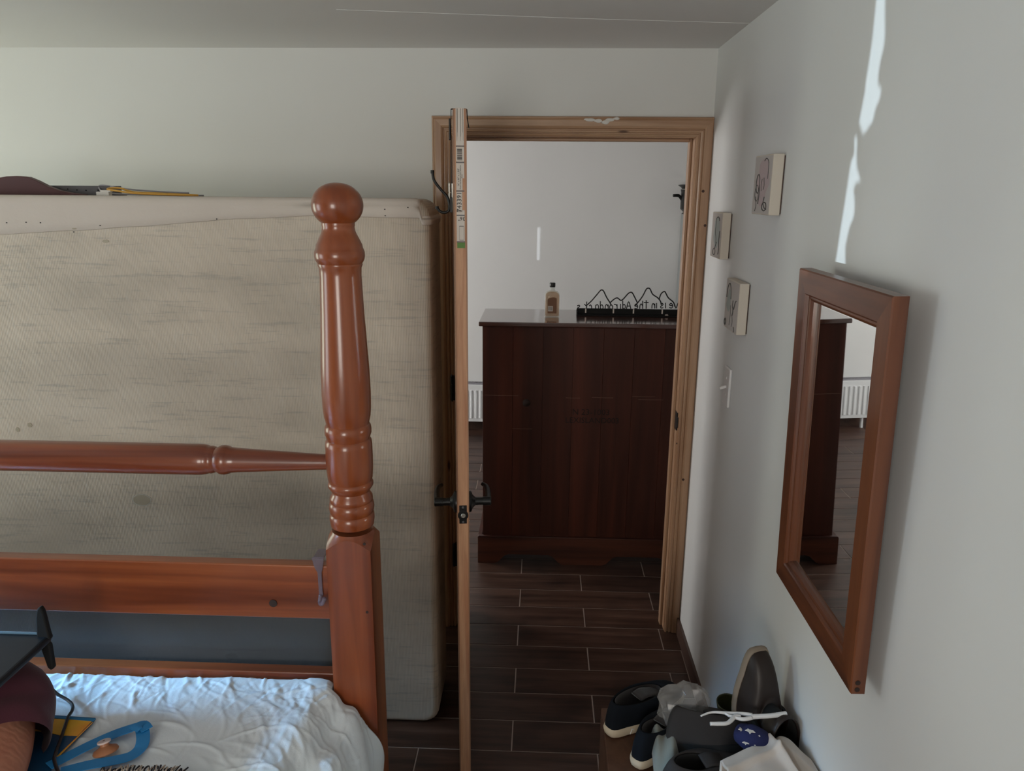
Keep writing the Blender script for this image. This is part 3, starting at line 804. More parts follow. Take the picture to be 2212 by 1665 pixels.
def canvas(y0, y1, z0, z1, label, wash, strokes):
    t = thing('canvas_picture', (XR - .003, (y0 + y1) / 2, z0), label, 'picture', )
    obj('wooden_stretcher', boxes(((XR - .004, y0 + .004, z0 + .004), (XR - .0004, y1 - .004, z1 - .004))), M_BASEB, t)
    cv = obj('canvas', boxes(((XR - .032, y0, z0), (XR - .004, y1, z1))), M_CANVAS, t, bevel=.002)
    fx = XR - .0322
    obj('painted_face', boxes(((fx - .0003, y0 + .003, z0 + .003), (fx, y1 - .003, z1 - .003))), M_CANVASF, t)
    w, h = y1 - y0, z1 - z0
    bm = bmesh.new()
    for wi, (cx, cz, rx, rz) in enumerate(wash[1]):
        n = 24; ring = [(y1 - (cx + rx * math.cos(2*PI*i/n) * (1 + .15 * math.sin(5*i))) * w, z0 + (cz + rz * math.sin(2*PI*i/n)) * h) for i in range(n)]
        prism(bm, ring, 'X', fx - .0005 - .0002 * wi, fx - .0003)
    obj('paint_wash', bm, wash[0], t)
    for st in strokes:
        bm = bmesh.new(); r_ = st[0]; tube(bm, smoothed([(fx - .0008, y1 - x * w, z0 + z * h) for x, z in st[1]], 4), r_, 5)
        obj('pencil_stroke', bm, M_PENCIL, t)
    return t
blob = lambda cx, cz, rx, rz, a0=0, a1=360, n=10: [(cx + rx * math.cos(math.radians(a0 + (a1 - a0) * i / n)), cz + rz * math.sin(math.radians(a0 + (a1 - a0) * i / n))) for i in range(n + 1)]
canvas(2.058, 2.226, 1.797, 1.952, 'small canvas sketch with a pinkish wash, highest of the three canvases', (M_PINK, [(.55, .62, .33, .32), (.5, .38, .2, .25)]),
       [(.0016, blob(.28, .52, .10, .16)), (.0010, blob(.24, .36, .10, .14)), (.0020, [(.38, .5), (.40, .35), (.36, .18)]), (.0012, [(.6, .62), (.64, .5), (.6, .42)]), (.0012, [(.5, .6), (.47, .5), (.5, .4)]),
        (.0012, [(.55, .9), (.65, .94), (.78, .88), (.8, .75), (.8, .6)]), (.0016, blob(.72, .14, .12, .07)), (.0016, [(.7, .3), (.66, .2), (.74, .12), (.85, .1)]), (.0010, [(.2, .3), (.25, .15), (.2, .05)])])
canvas(2.572, 2.720, 1.638, 1.789, 'small canvas sketch with a grey-green wash, half hidden behind the door frame', (M_TEALW, [(.55, .55, .30, .34)]),
       [(.0014, blob(.6, .82, .16, .08, 0, 180)), (.0012, [(.45, .82), (.42, .6), (.5, .45), (.55, .3)]), (.0018, [(.85, .6), (.82, .4), (.86, .2), (.82, .1)]), (.0012, blob(.4, .13, .12, .07)), (.0014, [(.6, .35), (.5, .25), (.45, .2)])])
canvas(2.283, 2.448, 1.437, 1.592, 'small canvas sketch just above the light switch, lowest of the three canvases', (M_TEALW, [(.28, .52, .17, .17), (.3, .7, .1, .1)]),
       [(.0016, blob(.28, .62, .16, .30, 0, 180)), (.0018, [(.62, .62), (.6, .5), (.7, .46), (.78, .6), (.84, .64)]), (.0022, [(.64, .5), (.66, .4), (.62, .32)]), (.0024, blob(.12, .12, .05, .06)), (.0010, [(.45, .5), (.48, .3), (.44, .1)]), (.0010, [(.6, .34), (.66, .2), (.62, .1)]), (.0016, [(.78, .12), (.82, .06), (.8, .02)])])
sw = thing('light_switch', (XR, 2.45, 1.235), 'white toggle light switch plate below the canvases', 'switch')
obj('plate', boxes(((XR - .009, 2.412, 1.172), (XR - .0003, 2.484, 1.300))), M_WHITEP, sw, bevel=.0035, seg=3)
bm = bmesh.new(); box(bm, (0, -.005, -.004), (.022, .005, .004), Matrix.Translation((XR - .008, 2.448, 1.236)) @ Matrix.Rotation(PI, 4, 'Z') @ Matrix.Rotation(math.radians(18), 4, 'Y'))
obj('toggle', bm, M_WHITEP, sw, bevel=.001)
for zz in (1.208, 1.264):
    bm = bmesh.new(); lathe(bm, [(-.0100, .0035), (-.0085, .0035)], (XR, 2.448, zz), 'X', 10); obj('screw', bm, M_WHITEP, sw)

# ------------------------------------------------------------------ mattress standing against the back wall
MX0, MX1, MYF, MYB, MZ1 = -2.05, -.338, 2.325, 2.575, 1.826
mt = thing('mattress', (-1.2, 2.45, 0), 'queen mattress stood on its long side against the back wall, ribbed beige underside out', 'mattress')
bm = boxes(((MX0, MYF, 0.002), (MX1, MYB, MZ1)))
bmesh.ops.bevel(bm, geom=[e for e in bm.edges if abs(e.verts[0].co.y - e.verts[1].co.y) > .1], offset=.055, segments=6, affect='EDGES', profile=.5)
bmesh.ops.bevel(bm, geom=[e for e in bm.edges if abs(e.verts[0].co.y - e.verts[1].co.y) < .001 and e.calc_face_angle(0) > .7], offset=.022, segments=4, affect='EDGES', profile=.5)
bmesh.ops.triangulate(bm, faces=[f for f in bm.faces if len(f.verts) > 8])
obj('mattress_body', bm, M_MATT, mt, smooth=True, auto=45)
# white side cover wrapped over the top border, its lower edge running up to the right
VR, TR = .022, .055
cpath = [(MX0 + .06 + (MX1 - .06 - MX0 - .06) * i / 70, MYF, 0, -1) for i in range(71)]
cpath += [(MX1 - .06 + (.06 - VR) * i / 5, MYF, 0, -1) for i in range(1, 6)]
cpath += [(MX1 - VR + VR * math.sin(a * PI / 12), MYF + VR - VR * math.cos(a * PI / 12), math.sin(a * PI / 12), -math.cos(a * PI / 12)) for a in range(1, 7)]
cpath += [(MX1, MYF + VR + (MYB - MYF - 2 * VR) * i / 8, 1, 0) for i in range(1, 9)]
def topz(x):
    t = x - (MX1 - TR)
    return MZ1 if t <= 0 else MZ1 - (TR - math.sqrt(max(0, TR * TR - t * t)))
bm = bmesh.new(); V = []
for x, y, nx, ny in cpath:
    zl = np.interp(x, [-2.05, -1.67, -1.233, -.98, -.686, -.338], [1.70, 1.712, 1.740, 1.762, 1.778, 1.772]) + .0025 * noise.noise(Vector((x * 9, 0, 0)))
    tz = max(topz(x), 1.778); tz = tz if x < MX1 - VR else MZ1 - TR + .012
    zl = min(zl, tz - .03); row = []
    for o_, z in ((.0005, zl - .002), (.0032, zl), (.0040, zl + .3 * (tz - zl)), (.0045, zl + .6 * (tz - zl)), (.0035, tz - .020), (.0015, tz - .008), (-.007, tz + .0015), (-.021, tz + .0035), (-.07, tz + .0035)):
        d = o_ + .0015 * noise.noise(Vector((x * 7, z * 22, y * 7)))
        row.append(bm.verts.new((x + nx * d, y + ny * d, z)))
    V.append(row)
for p_a, p_b in zip(V, V[1:]):
    for i in range(len(p_a) - 1): bm.faces.new((p_a[i], p_b[i], p_b[i+1], p_a[i+1]))
cv = obj('side_cover', bm, M_MATTW, mt, smooth=True)
so = cv.modifiers.new('solid', 'SOLIDIFY'); so.thickness = .002
cv['label'] = 'smooth white cover wrapped over the upper edge'
# worn holes and small marks in the cloth
def mark(bm, px, py, rx, rz, Y=MYF - .0008, seed=0):
    p = at(px, py, Y=Y); n = 18
    ring = [bm.verts.new((p.x + rx * math.cos(2*PI*i/n) * (1 + .2 * noise.noise(Vector((i * .7, seed, 0)))), Y, p.z + rz * math.sin(2*PI*i/n) * (1 + .2 * noise.noise(Vector((i * .7, seed, 5)))))) for i in range(n)]
    ring2 = [bm.verts.new((v_.co.x, Y + .0012, v_.co.z)) for v_ in ring]
    bm.faces.new(ring)
    for i in range(n): bm.faces.new((ring[i], ring[(i+1) % n], ring2[(i+1) % n], ring2[i]))
bm = bmesh.new(); mark(bm, 306, 1080, .033, .022, MYF - .0008, 1); 
o = obj('fabric_ring', bm, principled('pale_torn_edge', (.52, .50, .44), .8), mt)
M_FOAM = principled('foam_showing_through', (.42, .37, .28), .9)
for i, (px, py, rx, rz, yy) in enumerate(((306, 1080, .029, .0185, .0012), (228, 521, .011, .005, .0012), (64, 918, .008, .008, .0012), (38, 928, .007, .008, .0012), (160, 494, .007, .002, .0045), (500, 1418, .022, .013, .0012))):
    bm = bmesh.new(); mark(bm, px, py, rx, rz, MYF - yy, 1 + i); obj('worn_hole', bm, M_FOAM, mt)
for i, (px, py) in enumerate(((14, 481), (56, 480), (87, 481), (216, 487), (468, 473), (831, 452), (832, 466), (881, 448), (159, 501))):
    bm = bmesh.new(); mark(bm, px, py, .0022, .0014, MYF - .0062, i); obj('dark_speck', bm, M_DARK, mt)

# things lying on top of the mattress
ZT = MZ1 + .0025
bm = bmesh.new()
pl = [at(x, y, Y=2.44) for x, y in ((0, 384), (18, 381), (40, 380), (62, 382), (82, 390), (105, 402), (130, 411), (160, 417), (185, 419.5))]
poly = [(-2.0, ZT), (-2.0, ZT + .035), (-1.88, ZT + .045), (-1.80, ZT + .05)] + [(p.x, max(p.z, ZT + .002)) for p in pl] + [(pl[-1].x, ZT)]
prism(bm, poly, 'Y', 2.43, 2.455)
tag(obj('curved_wooden_board', bm, M_MAROONW, bevel=.003), 'dark maroon curved wooden board lying on top of the upright mattress', 'board')
bm = boxes(((-1.62, 2.475, ZT), (-1.355, 2.479, ZT + .030)), ((-1.62, 2.479, ZT), (-1.355, 2.51, ZT + .003)))
br = tag(obj('perforated_metal_strip', bm, M_GREYM, bevel=.0005), 'grey perforated metal strip lying behind the maroon board on the mattress', 'metal strip')
bm = bmesh.new()
for xx in (-1.56, -1.53, -1.50, -1.47, -1.43, -1.40): lathe(bm, [(-.0006, .0022), (.0006, .0022)], (xx, 2.4745, ZT + .017 + .004 * math.sin(xx * 90)), 'Y', 10)
obj('hole', bm, M_DARK, br)
def hanger(pts, rad, mat, label, grp, y0):
    bm = bmesh.new()
    P = [at(x, y, Y=y0 + dy) for x, y, dy in pts]
    P = [Vector((p.x, p.y, max(p.z, ZT + rad))) for p in P]
    tube(bm, smoothed(P, 5), rad, 8)
    o = obj('plastic_hanger', bm, mat, smooth=True); tag(o, label, 'hanger'); return o
hanger([(428, 422, 0), (350, 418, 0), (290, 415, .01), (262, 407, .02), (243, 406, .02), (232, 409, .01), (252, 412, -.01), (290, 417, -.02), (350, 420, -.02), (428, 424, -.01)], .0032, M_YEL, 'mustard yellow plastic hanger lying on the mattress top', None, 2.40)
hanger([(408, 417, 0), (330, 413, 0), (262, 407, .01), (230, 401, .02), (214, 402, .02), (222, 414, .0), (260, 419, -.02), (340, 421, -.02), (440, 423, -.01)], .0026, M_GREYP, 'grey plastic hanger lying under the mustard one on the mattress top', None, 2.46)
bm = boxes(((-1.392, 2.395, ZT), (-1.352, 2.415, ZT + .012)), ((-1.38, 2.397, ZT + .012), (-1.347, 2.412, ZT + .017)))
tag(obj('paper_tag', bm, M_PUTTY, bevel=.001), 'small torn white paper tag beside the hangers on the mattress', 'tag')

# ------------------------------------------------------------------ bed headboard and frame
PXc, PYc = -.397, 1.5
bed = thing('bed', (-1.2, .5, 0), 'cherry stained wooden bed with turned ball-topped posts and a spindle rail', 'bed')
def zp(py, px=745): return at(px, py, Y=PYc).z
PPROF = [(1130, .0), (1130, .0455), (1118, .0475), (1108, .0470), (1105, .0445), (1100, .0465), (1092, .0478), (1083, .0465), (1080, .0440), (1076, .0455), (1070, .0450), (1063, .0405), (1058, .0395), (1053, .0430), (1046, .0475), (1040, .0475), (1036, .0445),
         (1030, .0468), (1010, .0485), (985, .0490), (960, .0485), (950, .0475), (946, .0445), (941, .0455), (934, .0480), (926, .0482), (918, .0470), (914, .0440), (908, .0450), (898, .0475), (880, .0492), (850, .0500), (800, .0490), (740, .0462), (680, .0435), (630, .0418), (595, .0408),
         (578, .0415), (572, .0440), (569, .0435), (566, .0450), (561, .0475), (553, .0492), (545, .0490), (538, .0470), (535, .0455), (528, .0445), (516, .0395), (506, .0350), (498, .0322), (490, .0312), (487, .0320)]
def turned(cx):
    prof = [(zp(py), r) for py, r in PPROF if r > 0]
    cz = (zp(400) + zp(488)) / 2 + .001; R = .0498; hz = (zp(400) - zp(488)) / 2 + .004
    for a in range(-52, 91, 6):
        rr = R * math.cos(math.radians(a)) ** .92 if a < 88 else .002
        prof.append((cz + hz * math.sin(math.radians(a)), rr))
    bm = bmesh.new(); lathe(bm, prof, (cx, PYc, 0), 'Z', 56)
    return bm
zsq = zp(1150)
for cx in (PXc, -2.06):
    post = obj('post', turned(cx), M_BED, bed, smooth=True, auto=38)
    h = .0485; z1 = 1.142; r0 = .0462; n = 64
    bm = bmesh.new(); rings = []
    for lv in range(4):
        ring = []
        for i in range(n):
            a = 2 * PI * i / n + PI / 4; c, s_ = math.cos(a), math.sin(a); q = min(h / max(abs(c), abs(s_)), h * 1.385)
            if lv == 0: ring.append(bm.verts.new((cx + q * c, PYc + q * s_, 0)))
            if lv == 1: ring.append(bm.verts.new((cx + q * c, PYc + q * s_, z1 - (q - r0) * 1.25)))
            if lv == 2: ring.append(bm.verts.new((cx + r0 * c, PYc + r0 * s_, z1)))
            if lv == 3: ring.append(bm.verts.new((cx + (r0 - .002) * c, PYc + (r0 - .002) * s_, z1 + .004)))
        if rings:
            for i in range(n): bm.faces.new((rings[-1][i], rings[-1][(i+1) % n], ring[(i+1) % n], ring[i]))
        rings.append(ring)
    bm.faces.new(rings[0][::-1]); bm.faces.new(rings[-1])
    obj('square_leg', bm, M_BED, post, smooth=True, auto=30)
# spindle rail
zr = 1.293
RP = [(-.4415, .0165), (-.46, .0168), (-.55, .0215), (-.640, .0262), (-.655, .0275), (-.660, .0300), (-.668, .0318), (-.676, .0312), (-.682, .0280), (-.686, .0262), (-.691, .0285), (-.697, .0300), (-.701, .0290), (-.706, .0312), (-.716, .0330), (-.73, .0335)]
mid = (PXc - 2.06) / 2
full = RP + [(2 * mid - x, r) for x, r in RP[::-1]]
bm = bmesh.new(); lathe(bm, full, (0, PYc + .01, zr), 'X', 32); obj('spindle_rail', bm, M_BEDX, bed, smooth=True, auto=40)
obj('head_board', boxes(((-2.06, 1.492, .928), (PXc - .04, 1.522, 1.058))), M_BEDX, bed, bevel=.003)
obj('head_board', boxes(((-2.06, 1.492, .56), (PXc - .04, 1.522, .790))), M_BEDX, bed, bevel=.003)
for cx in (PXc, -2.06): obj('side_rail', boxes(((cx - .014, -.62, .28), (cx + .014, PYc - .049, .43))), M_BED, bed, bevel=.003)
for cx in (PXc, -2.06): obj('foot_post', boxes(((cx - .045, -.71, 0), (cx + .045, -.62, .60))), M_BED, bed, bevel=.006)
obj('foot_board', boxes(((-2.015, -.68, .28), (PXc - .045, -.65, .55))), M_BEDX, bed, bevel=.003)
obj('slat_base', boxes(((-2.045, -.6, .36), (-.412, 1.44, .40))), M_BEDX, bed)
# knots in the boards and post
bm = bmesh.new()
for px, py, r_ in ((590, 1303, .009), (787, 1175, .003), (793, 1322, .003)):
    p = at(px, py, Y=1.4905 if px < 700 else PYc - .0490); lathe(bm, [(-.0006, r_), (.0006, r_)], p, 'Y', 14)
obj('knot', bm, principled('dark_bed_knot', (.02, .007, .004), .6), bed)

# clear plastic hanger strap hooked over the board by the post
hs = thing('plastic_hook', at(692, 1250, Y=1.489), 'smoky clear plastic hook strapped over the headboard beside the post', 'hook')
bm = bmesh.new()
def hb(px, py, Y): return at(px, py, Y=Y)
poly = [(673, 1204), (700, 1204), (697, 1228), (695, 1236), (697, 1275), (699, 1286), (690, 1286), (689, 1275), (686, 1236), (680, 1226)]
q = [hb(x, y, 1.488) for x, y in poly]
prism(bm, [(p.x, p.z) for p in q], 'Y', 1.486, 1.4895)
za = hb(690, 1204, 1.488).z
box(bm, (q[0].x + .004, 1.486, za - .002), (q[1].x, 1.5265, za + .0015 + max(0, 1.0605 - za)))
obj('strap_plate', bm, M_CLEARP, hs, bevel=.0008)
c0 = hb(693, 1297, 1.482)
bm = bmesh.new(); tube(bm, smoothed([hb(693, 1284, 1.487), hb(691, 1298, 1.484), hb(692, 1304, 1.476), hb(697, 1303, 1.468), hb(701, 1292, 1.464)], 5), .0045, 10)
obj('hook_tip', bm, M_CLEARP, hs, smooth=True)

# dark panel behind the lower opening
M_DPAN = glassy('smoky_plastic_sheet', (.11, .12, .13), .22, .42, (.62, .65, .68))
bm = bmesh.new()
def sheetpt(u, v):
    x = -2.0 + (2.0 - .458) * u; z = .60 + .42 * v
    return (x, 1.545 + .006 * noise.noise(Vector((x * 3, z * 7, 0))) + .010 * (1 if False else max(0, (u - .985) / .015)) , z)
grid(bm, sheetpt, 90, 30)
o = obj('smoky_plastic_sheet', bm, M_DPAN, smooth=True); o.modifiers.new('s', 'SOLIDIFY').thickness = .002
tag(o, 'smoky grey see-through plastic sheet behind the gap between the headboard boards', 'plastic sheet')

# ------------------------------------------------------------------ bedding
rng = np.random.RandomState(4)
cre = []
for i in range(420):
    if i < 190: cx, cy = rng.uniform(-.62, -.36), rng.uniform(1.0, 1.46); ang = rng.normal(-1.15, .45)
    elif i < 330: cx, cy = rng.uniform(-1.2, -.5), rng.uniform(1.38, 1.48); ang = rng.normal(1.5, .55)
    else: cx, cy = rng.uniform(-1.1, -.5), rng.uniform(1.0, 1.45); ang = rng.normal(-.9, .5)
    L_ = rng.uniform(.02, .085); w_ = rng.uniform(.0022, .006); a_ = rng.uniform(.0006, .0028) * rng.choice([1, 1, -.7])
    cre.append((cx, cy, math.cos(ang), math.sin(ang), L_, w_, a_))
C_ = np.array(cre)
def wrinkle(sx, y):
    dx = sx - C_[:, 0]; dy = y - C_[:, 1]
    t = dx * C_[:, 2] + dy * C_[:, 3]; n = -dx * C_[:, 3] + dy * C_[:, 2] + 6 * t * t * .8
    return float(np.sum(C_[:, 6] * np.exp(-(n / C_[:, 5]) ** 2) * np.exp(-(t / C_[:, 4]) ** 2)))
# section of the comforter across the bed: arc length s -> (x, z)
sec = [(-2.10, .50), (-2.085, .62), (-2.02, .73), (-1.9, .77), (-1.2, .776), (-.60, .782), (-.52, .782), (-.475, .775), (-.430, .764), (-.392, .744), (-.362, .705), (-.347, .650), (-.338, .57), (-.334, .46), (-.336, .36)]
secs = smoothed([(x, 0, z) for x, z in sec], 8)
acc = [0]
for a_, b_ in zip(secs, secs[1:]): acc.append(acc[-1] + (b_ - a_).length)
acc = np.array(acc); sxs = np.array([p.x for p in secs]); szs = np.array([p.z for p in secs])
sa = [float(np.interp(0, [0, 1], [0, 0]))]
s_start = float(np.interp(-1.32, sxs[:60], acc[:60]))
svals = list(np.linspace(0, s_start, 24)) + list(np.linspace(s_start, acc[-1], 420))[1:]
yvals = list(np.linspace(-.60, 1.08, 26)) + list(np.linspace(1.08, 1.488, 140))[1:]
bm = bmesh.new(); V = []
for y in yvals:
    row = []
    for s in svals:
        x = float(np.interp(s, acc, sxs)); z = float(np.interp(s, acc, szs))
        x2 = float(np.interp(s + .004, acc, sxs)); z2 = float(np.interp(s + .004, acc, szs))
        nx, nz = -(z2 - z), (x2 - x); l_ = math.hypot(nx, nz) or 1; nx, nz = nx / l_, nz / l_
        if z2 == z and x2 == x: nx, nz = 1, 0
        if nz < 0 and x < -.5: nx, nz = -nx, -nz
        sx = s - acc[-1] + .0 
        flat = x + (0 if z > .69 else 0)
        d = .004 * noise.noise(Vector((x * 5, y * 5, 0))) + .0035 * noise.noise(Vector((s * 14, y * 11, 4)))
        if y > .95: d += wrinkle(-.334 - (acc[-1] - s) + .30, y)
        over = max(0, min(1, (x + .56) / .12))          # hanging part: bigger folds
        d += over * (.012 * noise.noise(Vector((s * 9, y * 7, 9))) + .006 * math.sin(y * 46 + s * 30 + 2 * noise.noise(Vector((y * 5, s * 5, 2)))))
        # roll of the upper layer, then a valley
        vx = -.430 - .10 * (1.40 - y) - .06 * max(0, y - 1.36)
        d += .014 * math.exp(-((x - vx + .045) / .035) ** 2) - .016 * math.exp(-((x - vx - .015) / .020) ** 2)
        # tuck down next to the headboard
        tk = max(0, (y - 1.475) / .013); zz = z + nz * d - .012 * tk ** 2
        xx = min(x + nx * d, -.335 if y < 1.445 else -.449)
        row.append(bm.verts.new((xx if x > -1.9 else x, y, zz)))
    V.append(row)
for j in range(len(yvals) - 1):
    for i in range(len(svals) - 1): bm.faces.new((V[j][i], V[j][i+1], V[j+1][i+1], V[j+1][i]))
sh = obj('bed_sheet', bm, M_SHEET, smooth=True)
tag(sh, 'rumpled white sheet and comforter spread over the bed', 'bedding')
bm = boxes(((-2.03, -.58, .402), (-.43, 1.43, .74)))
tag(obj('bed_mattress', bm, M_MATTW, bevel=.05, seg=4), 'mattress on the bed hidden under the white sheet', 'mattress')
ZS = .782

# blue, yellow and navy printed packet
P3 = lambda x, y, z=ZS + .004: at(x, y, Z=z)
pk = thing('printed_packet', P3(120, 1600), 'flat blue packet with an orange band half under the leg', 'packet')
def slab(name, pts, mat, parent, z0, z1, sm=False):
    bm = bmesh.new(); q = [P3(x, y, (z0 + z1) / 2) for x, y in pts]
    prism(bm, [(p.x, p.y) for p in q], 'Z', z0, z1); return obj(name, bm, mat, parent)
mB1 = principled('packet_blue', (.02, .20, .42), .35); mB2 = principled('packet_navy', (.008, .055, .13), .35)
mY = principled('packet_orange', (.75, .30, .03), .4)
g_ = nd(mY, 'ShaderNodeTexNoise'); g_.inputs['Scale'].default_value = 14; ln(mY, coords(mY), g_.inputs['Vector'])
base(mY, ramp(mY, g_.outputs['Fac'], [(.35, (.72, .26, .03)), (.62, (.74, .42, .03))]).outputs[0])
slab('packet_body', [(40, 1541), (207, 1552), (196, 1566), (122, 1640), (95, 1700), (10, 1700)], mB2, pk, ZS + .002, ZS + .006)
slab('blue_border', [(40, 1541), (207, 1552), (200, 1558), (130, 1552), (72, 1548), (60, 1572), (64, 1580), (30, 1580)], mB1, pk, ZS + .0061, ZS + .0072)
slab('orange_band', [(66, 1574), (86, 1550), (130, 1553), (199, 1557), (168, 1589), (130, 1588), (96, 1580), (66, 1578)], mY, pk, ZS + .0061, ZS + .0069)
slab('blue_corner', [(70, 1549), (86, 1550), (66, 1574), (64, 1566)], principled('packet_pale_blue', (.12, .38, .58), .4), pk, ZS + .0061, ZS + .0069)
slab('orange_edge', [(199, 1560), (201, 1560), (125, 1636), (122, 1634)], mY, pk, ZS + .0061, ZS + .0068)

# blue ribbon loop
def band(pts, w, mat, lift):
    bm = bmesh.new(); P = [P3(x, y, ZS + z) for x, y, z in pts]
    P = smoothed(P, 8)
    prev = None
    for i, p in enumerate(P):
        d = (P[min(i + 1, len(P) - 1)] - P[max(i - 1, 0)]); d.z = 0; d.normalize()
        s = Vector((-d.y, d.x, 0)) * w / 2
        cur = [bm.verts.new(p - s), bm.verts.new(p + s), bm.verts.new(p + s + Vector((0, 0, .0015))), bm.verts.new(p - s + Vector((0, 0, .0015)))]
        if prev:
            for k in range(4): bm.faces.new((prev[k], prev[(k+1) % 4], cur[(k+1) % 4], cur[k]))
        else: bm.faces.new(cur)
        prev = cur
    bm.faces.new(prev[::-1]); return bm
rb_ = thing('blue_ribbon', P3(230, 1600), 'bright blue nylon ribbon looped on the white sheet', 'ribbon')
obj('strap', band([(105, 1655, .010), (150, 1632, .008), (200, 1607, .008), (250, 1585, .010), (285, 1573, .014), (300, 1568, .018)], .025, M_BLUE, 0), M_BLUE, rb_)
obj('strap', band([(303, 1562, .020), (308, 1580, .016), (309, 1600, .013), (302, 1618, .010), (280, 1634, .009), (240, 1644, .009), (190, 1653, .009), (130, 1668, .009)], .025, M_BLUE, 0), M_BLUE, rb_)
obj('folded_corner', band([(288, 1578, .021), (298, 1569, .023), (309, 1566, .022), (318, 1576, .019)], .023, M_BLUE, 0), M_BLUE, rb_)

# brown rubber suction disc with a pale knob
dc = P3(229, 1624, ZS + .006)
dk = thing('suction_disc', dc, 'round brown disc with a pale pink knob on the blue ribbon', 'disc')
tl = Matrix.Translation(dc) @ Matrix.Rotation(math.radians(-14), 4, 'X') @ Matrix.Rotation(math.radians(-12), 4, 'Y')
bm = bmesh.new(); lathe(bm, [(0, .0225), (.002, .0235), (.006, .0215), (.010, .013), (.013, .0085), (.018, .008)], (0, 0, 0), 'Z', 32, tl)
obj('rubber_base', bm, principled('tan_brown_rubber', (.36, .15, .07), .5), dk, smooth=True, auto=45)
bm = bmesh.new(); lathe(bm, [(.018, .0085), (.019, .0120), (.0215, .0125), (.0225, .0115)], (0, 0, 0), 'Z', 28, tl)
kn = obj('knob', bm, principled('pale_pink_plastic', (.68, .55, .52), .4), dk, smooth=True, auto=45)
bm = bmesh.new(); lathe(bm, [(.0222, .0022), (.0229, .0022)], (0, 0, 0), 'Z', 12, tl)
obj('hole', bm, principled('brown_hole', (.20, .09, .07), .7), kn)

# black cable
bm = bmesh.new()
tube(bm, smoothed([P3(60, 1455, ZS + .05), P3(95, 1478, ZS + .03), P3(110, 1486, ZS + .02), P3(124, 1499, ZS + .012), P3(145, 1511, ZS + .010), P3(156, 1522, ZS + .010), P3(156, 1534, ZS + .010), P3(147, 1549, ZS + .013), P3(140, 1570, ZS + .014), P3(130, 1600, ZS + .014), P3(119, 1630, ZS + .015), P3(118, 1645, ZS + .015), P3(128, 1672, ZS + .013), P3(150, 1720, ZS + .01)], 7), .0034, 10)
tag(obj('black_cable', bm, principled('glossy_black_rubber', (.012, .013, .016), .25)), 'thin black cable snaking across the sheet and the packet', 'cable')

# fringed black and white throw at the lower edge of the view
th = thing('fringed_throw', P3(300, 1690), 'black and cream fringed woven throw at the foot of the picture', 'blanket')
bm = bmesh.new()
def thr(u, v):
    a = P3(190, 1672, ZS + .014); b = P3(450, 1668, ZS + .014); x = a.x + (b.x - a.x) * u; y = (a.y + (b.y - a.y) * u) - .25 * v
    return (x, y, ZS + .012 + .006 * math.sin(u * 9) - (.006 if v == 0 else 0) + .004 * noise.noise(Vector((u * 8, v * 8, 0))))
grid(bm, thr, 40, 12)
mw = principled('black_cream_weave', (.4, .35, .3), .9)
wvt = nd(mw, 'ShaderNodeTexWave', wave_type='BANDS', bands_direction='X'); wvt.inputs['Scale'].default_value = 26; wvt.inputs['Distortion'].default_value = 2.5
ln(mw, coords(mw), wvt.inputs['Vector']); base(mw, ramp(mw, wvt.outputs['Fac'], [(.4, (.02, .018, .025)), (.55, (.5, .42, .36))]).outputs[0])
ob = obj('woven_cloth', bm, mw, th, smooth=True); ob.modifiers.new('s', 'SOLIDIFY').thickness = .005
bmd, bml = bmesh.new(), bmesh.new()
rnd = random.Random(5)
for i in range(64):
    px = 212 + i * 2.9; base_y = 1664 + rnd.uniform(-2, 2) - (3 if 250 < px < 380 else 0)
    p0 = P3(px, base_y + 9, ZS + .012); p1 = P3(px + rnd.uniform(-2, 5), base_y + rnd.uniform(1, 4), ZS + .016); p2 = P3(px + rnd.uniform(2, 12), base_y - rnd.uniform(1, 8), ZS + .006)
    tube(bmd if i % 2 else bml, smoothed([p0, p1, p2], 4), rnd.uniform(.0011, .0020), 6)
fa = obj('fringe', bmd, principled('black_yarn', (.012, .012, .02), .95), th); fa['kind'] = 'stuff'; fa['label'] = 'black yarn fringe'
fb = obj('fringe', bml, principled('cream_yarn', (.52, .44, .37), .95), th); fb['kind'] = 'stuff'; fb['label'] = 'cream yarn fringe'

# ------------------------------------------------------------------ person sitting cross-legged at the left edge
ps = thing('person', (-1.42, .78, .78), 'person sitting cross-legged on the bed in maroon shorts, one bent knee in view', 'person')
def skin_body(name, chain, mat, parent, sub=2):
    """chain: list of (points, radii) branches that share their first vertex"""
    vs, es, rs = [], [], []
    idx = {}
    def add(p, r):
        k = tuple(round(c, 4) for c in p)
        if k not in idx: idx[k] = len(vs); vs.append(p); rs.append(r)
        return idx[k]
    for pts, rad in chain:
        pr = None
        for p, r in zip(pts, rad):
            i = add(p, r)
            if pr is not None and pr != i: es.append((pr, i))
            pr = i
    me = bpy.data.meshes.new(name); me.from_pydata(vs, es, []); o = bpy.data.objects.new(name, me); COL.objects.link(o)
    o.modifiers.new('skin', 'SKIN')
    sv = me.skin_vertices[0].data
    for i, r in enumerate(rs): sv[i].radius = (r, r)
    sv[0].use_root = True
    sb = o.modifiers.new('sub', 'SUBSURF'); sb.levels = sub; sb.render_levels = sub
    dg = bpy.context.evaluated_depsgraph_get(); dg.update()
    m2 = bpy.data.meshes.new_from_object(o.evaluated_get(dg)); bpy.data.objects.remove(o)
    o = bpy.data.objects.new(name, m2); COL.objects.link(o); m2.materials.clear(); m2.materials.append(mat)
    m2.polygons.foreach_set('use_smooth', [True] * len(m2.polygons))
    if parent: adopt(o, parent)
    return o
pel = (-1.42, .78, .90)
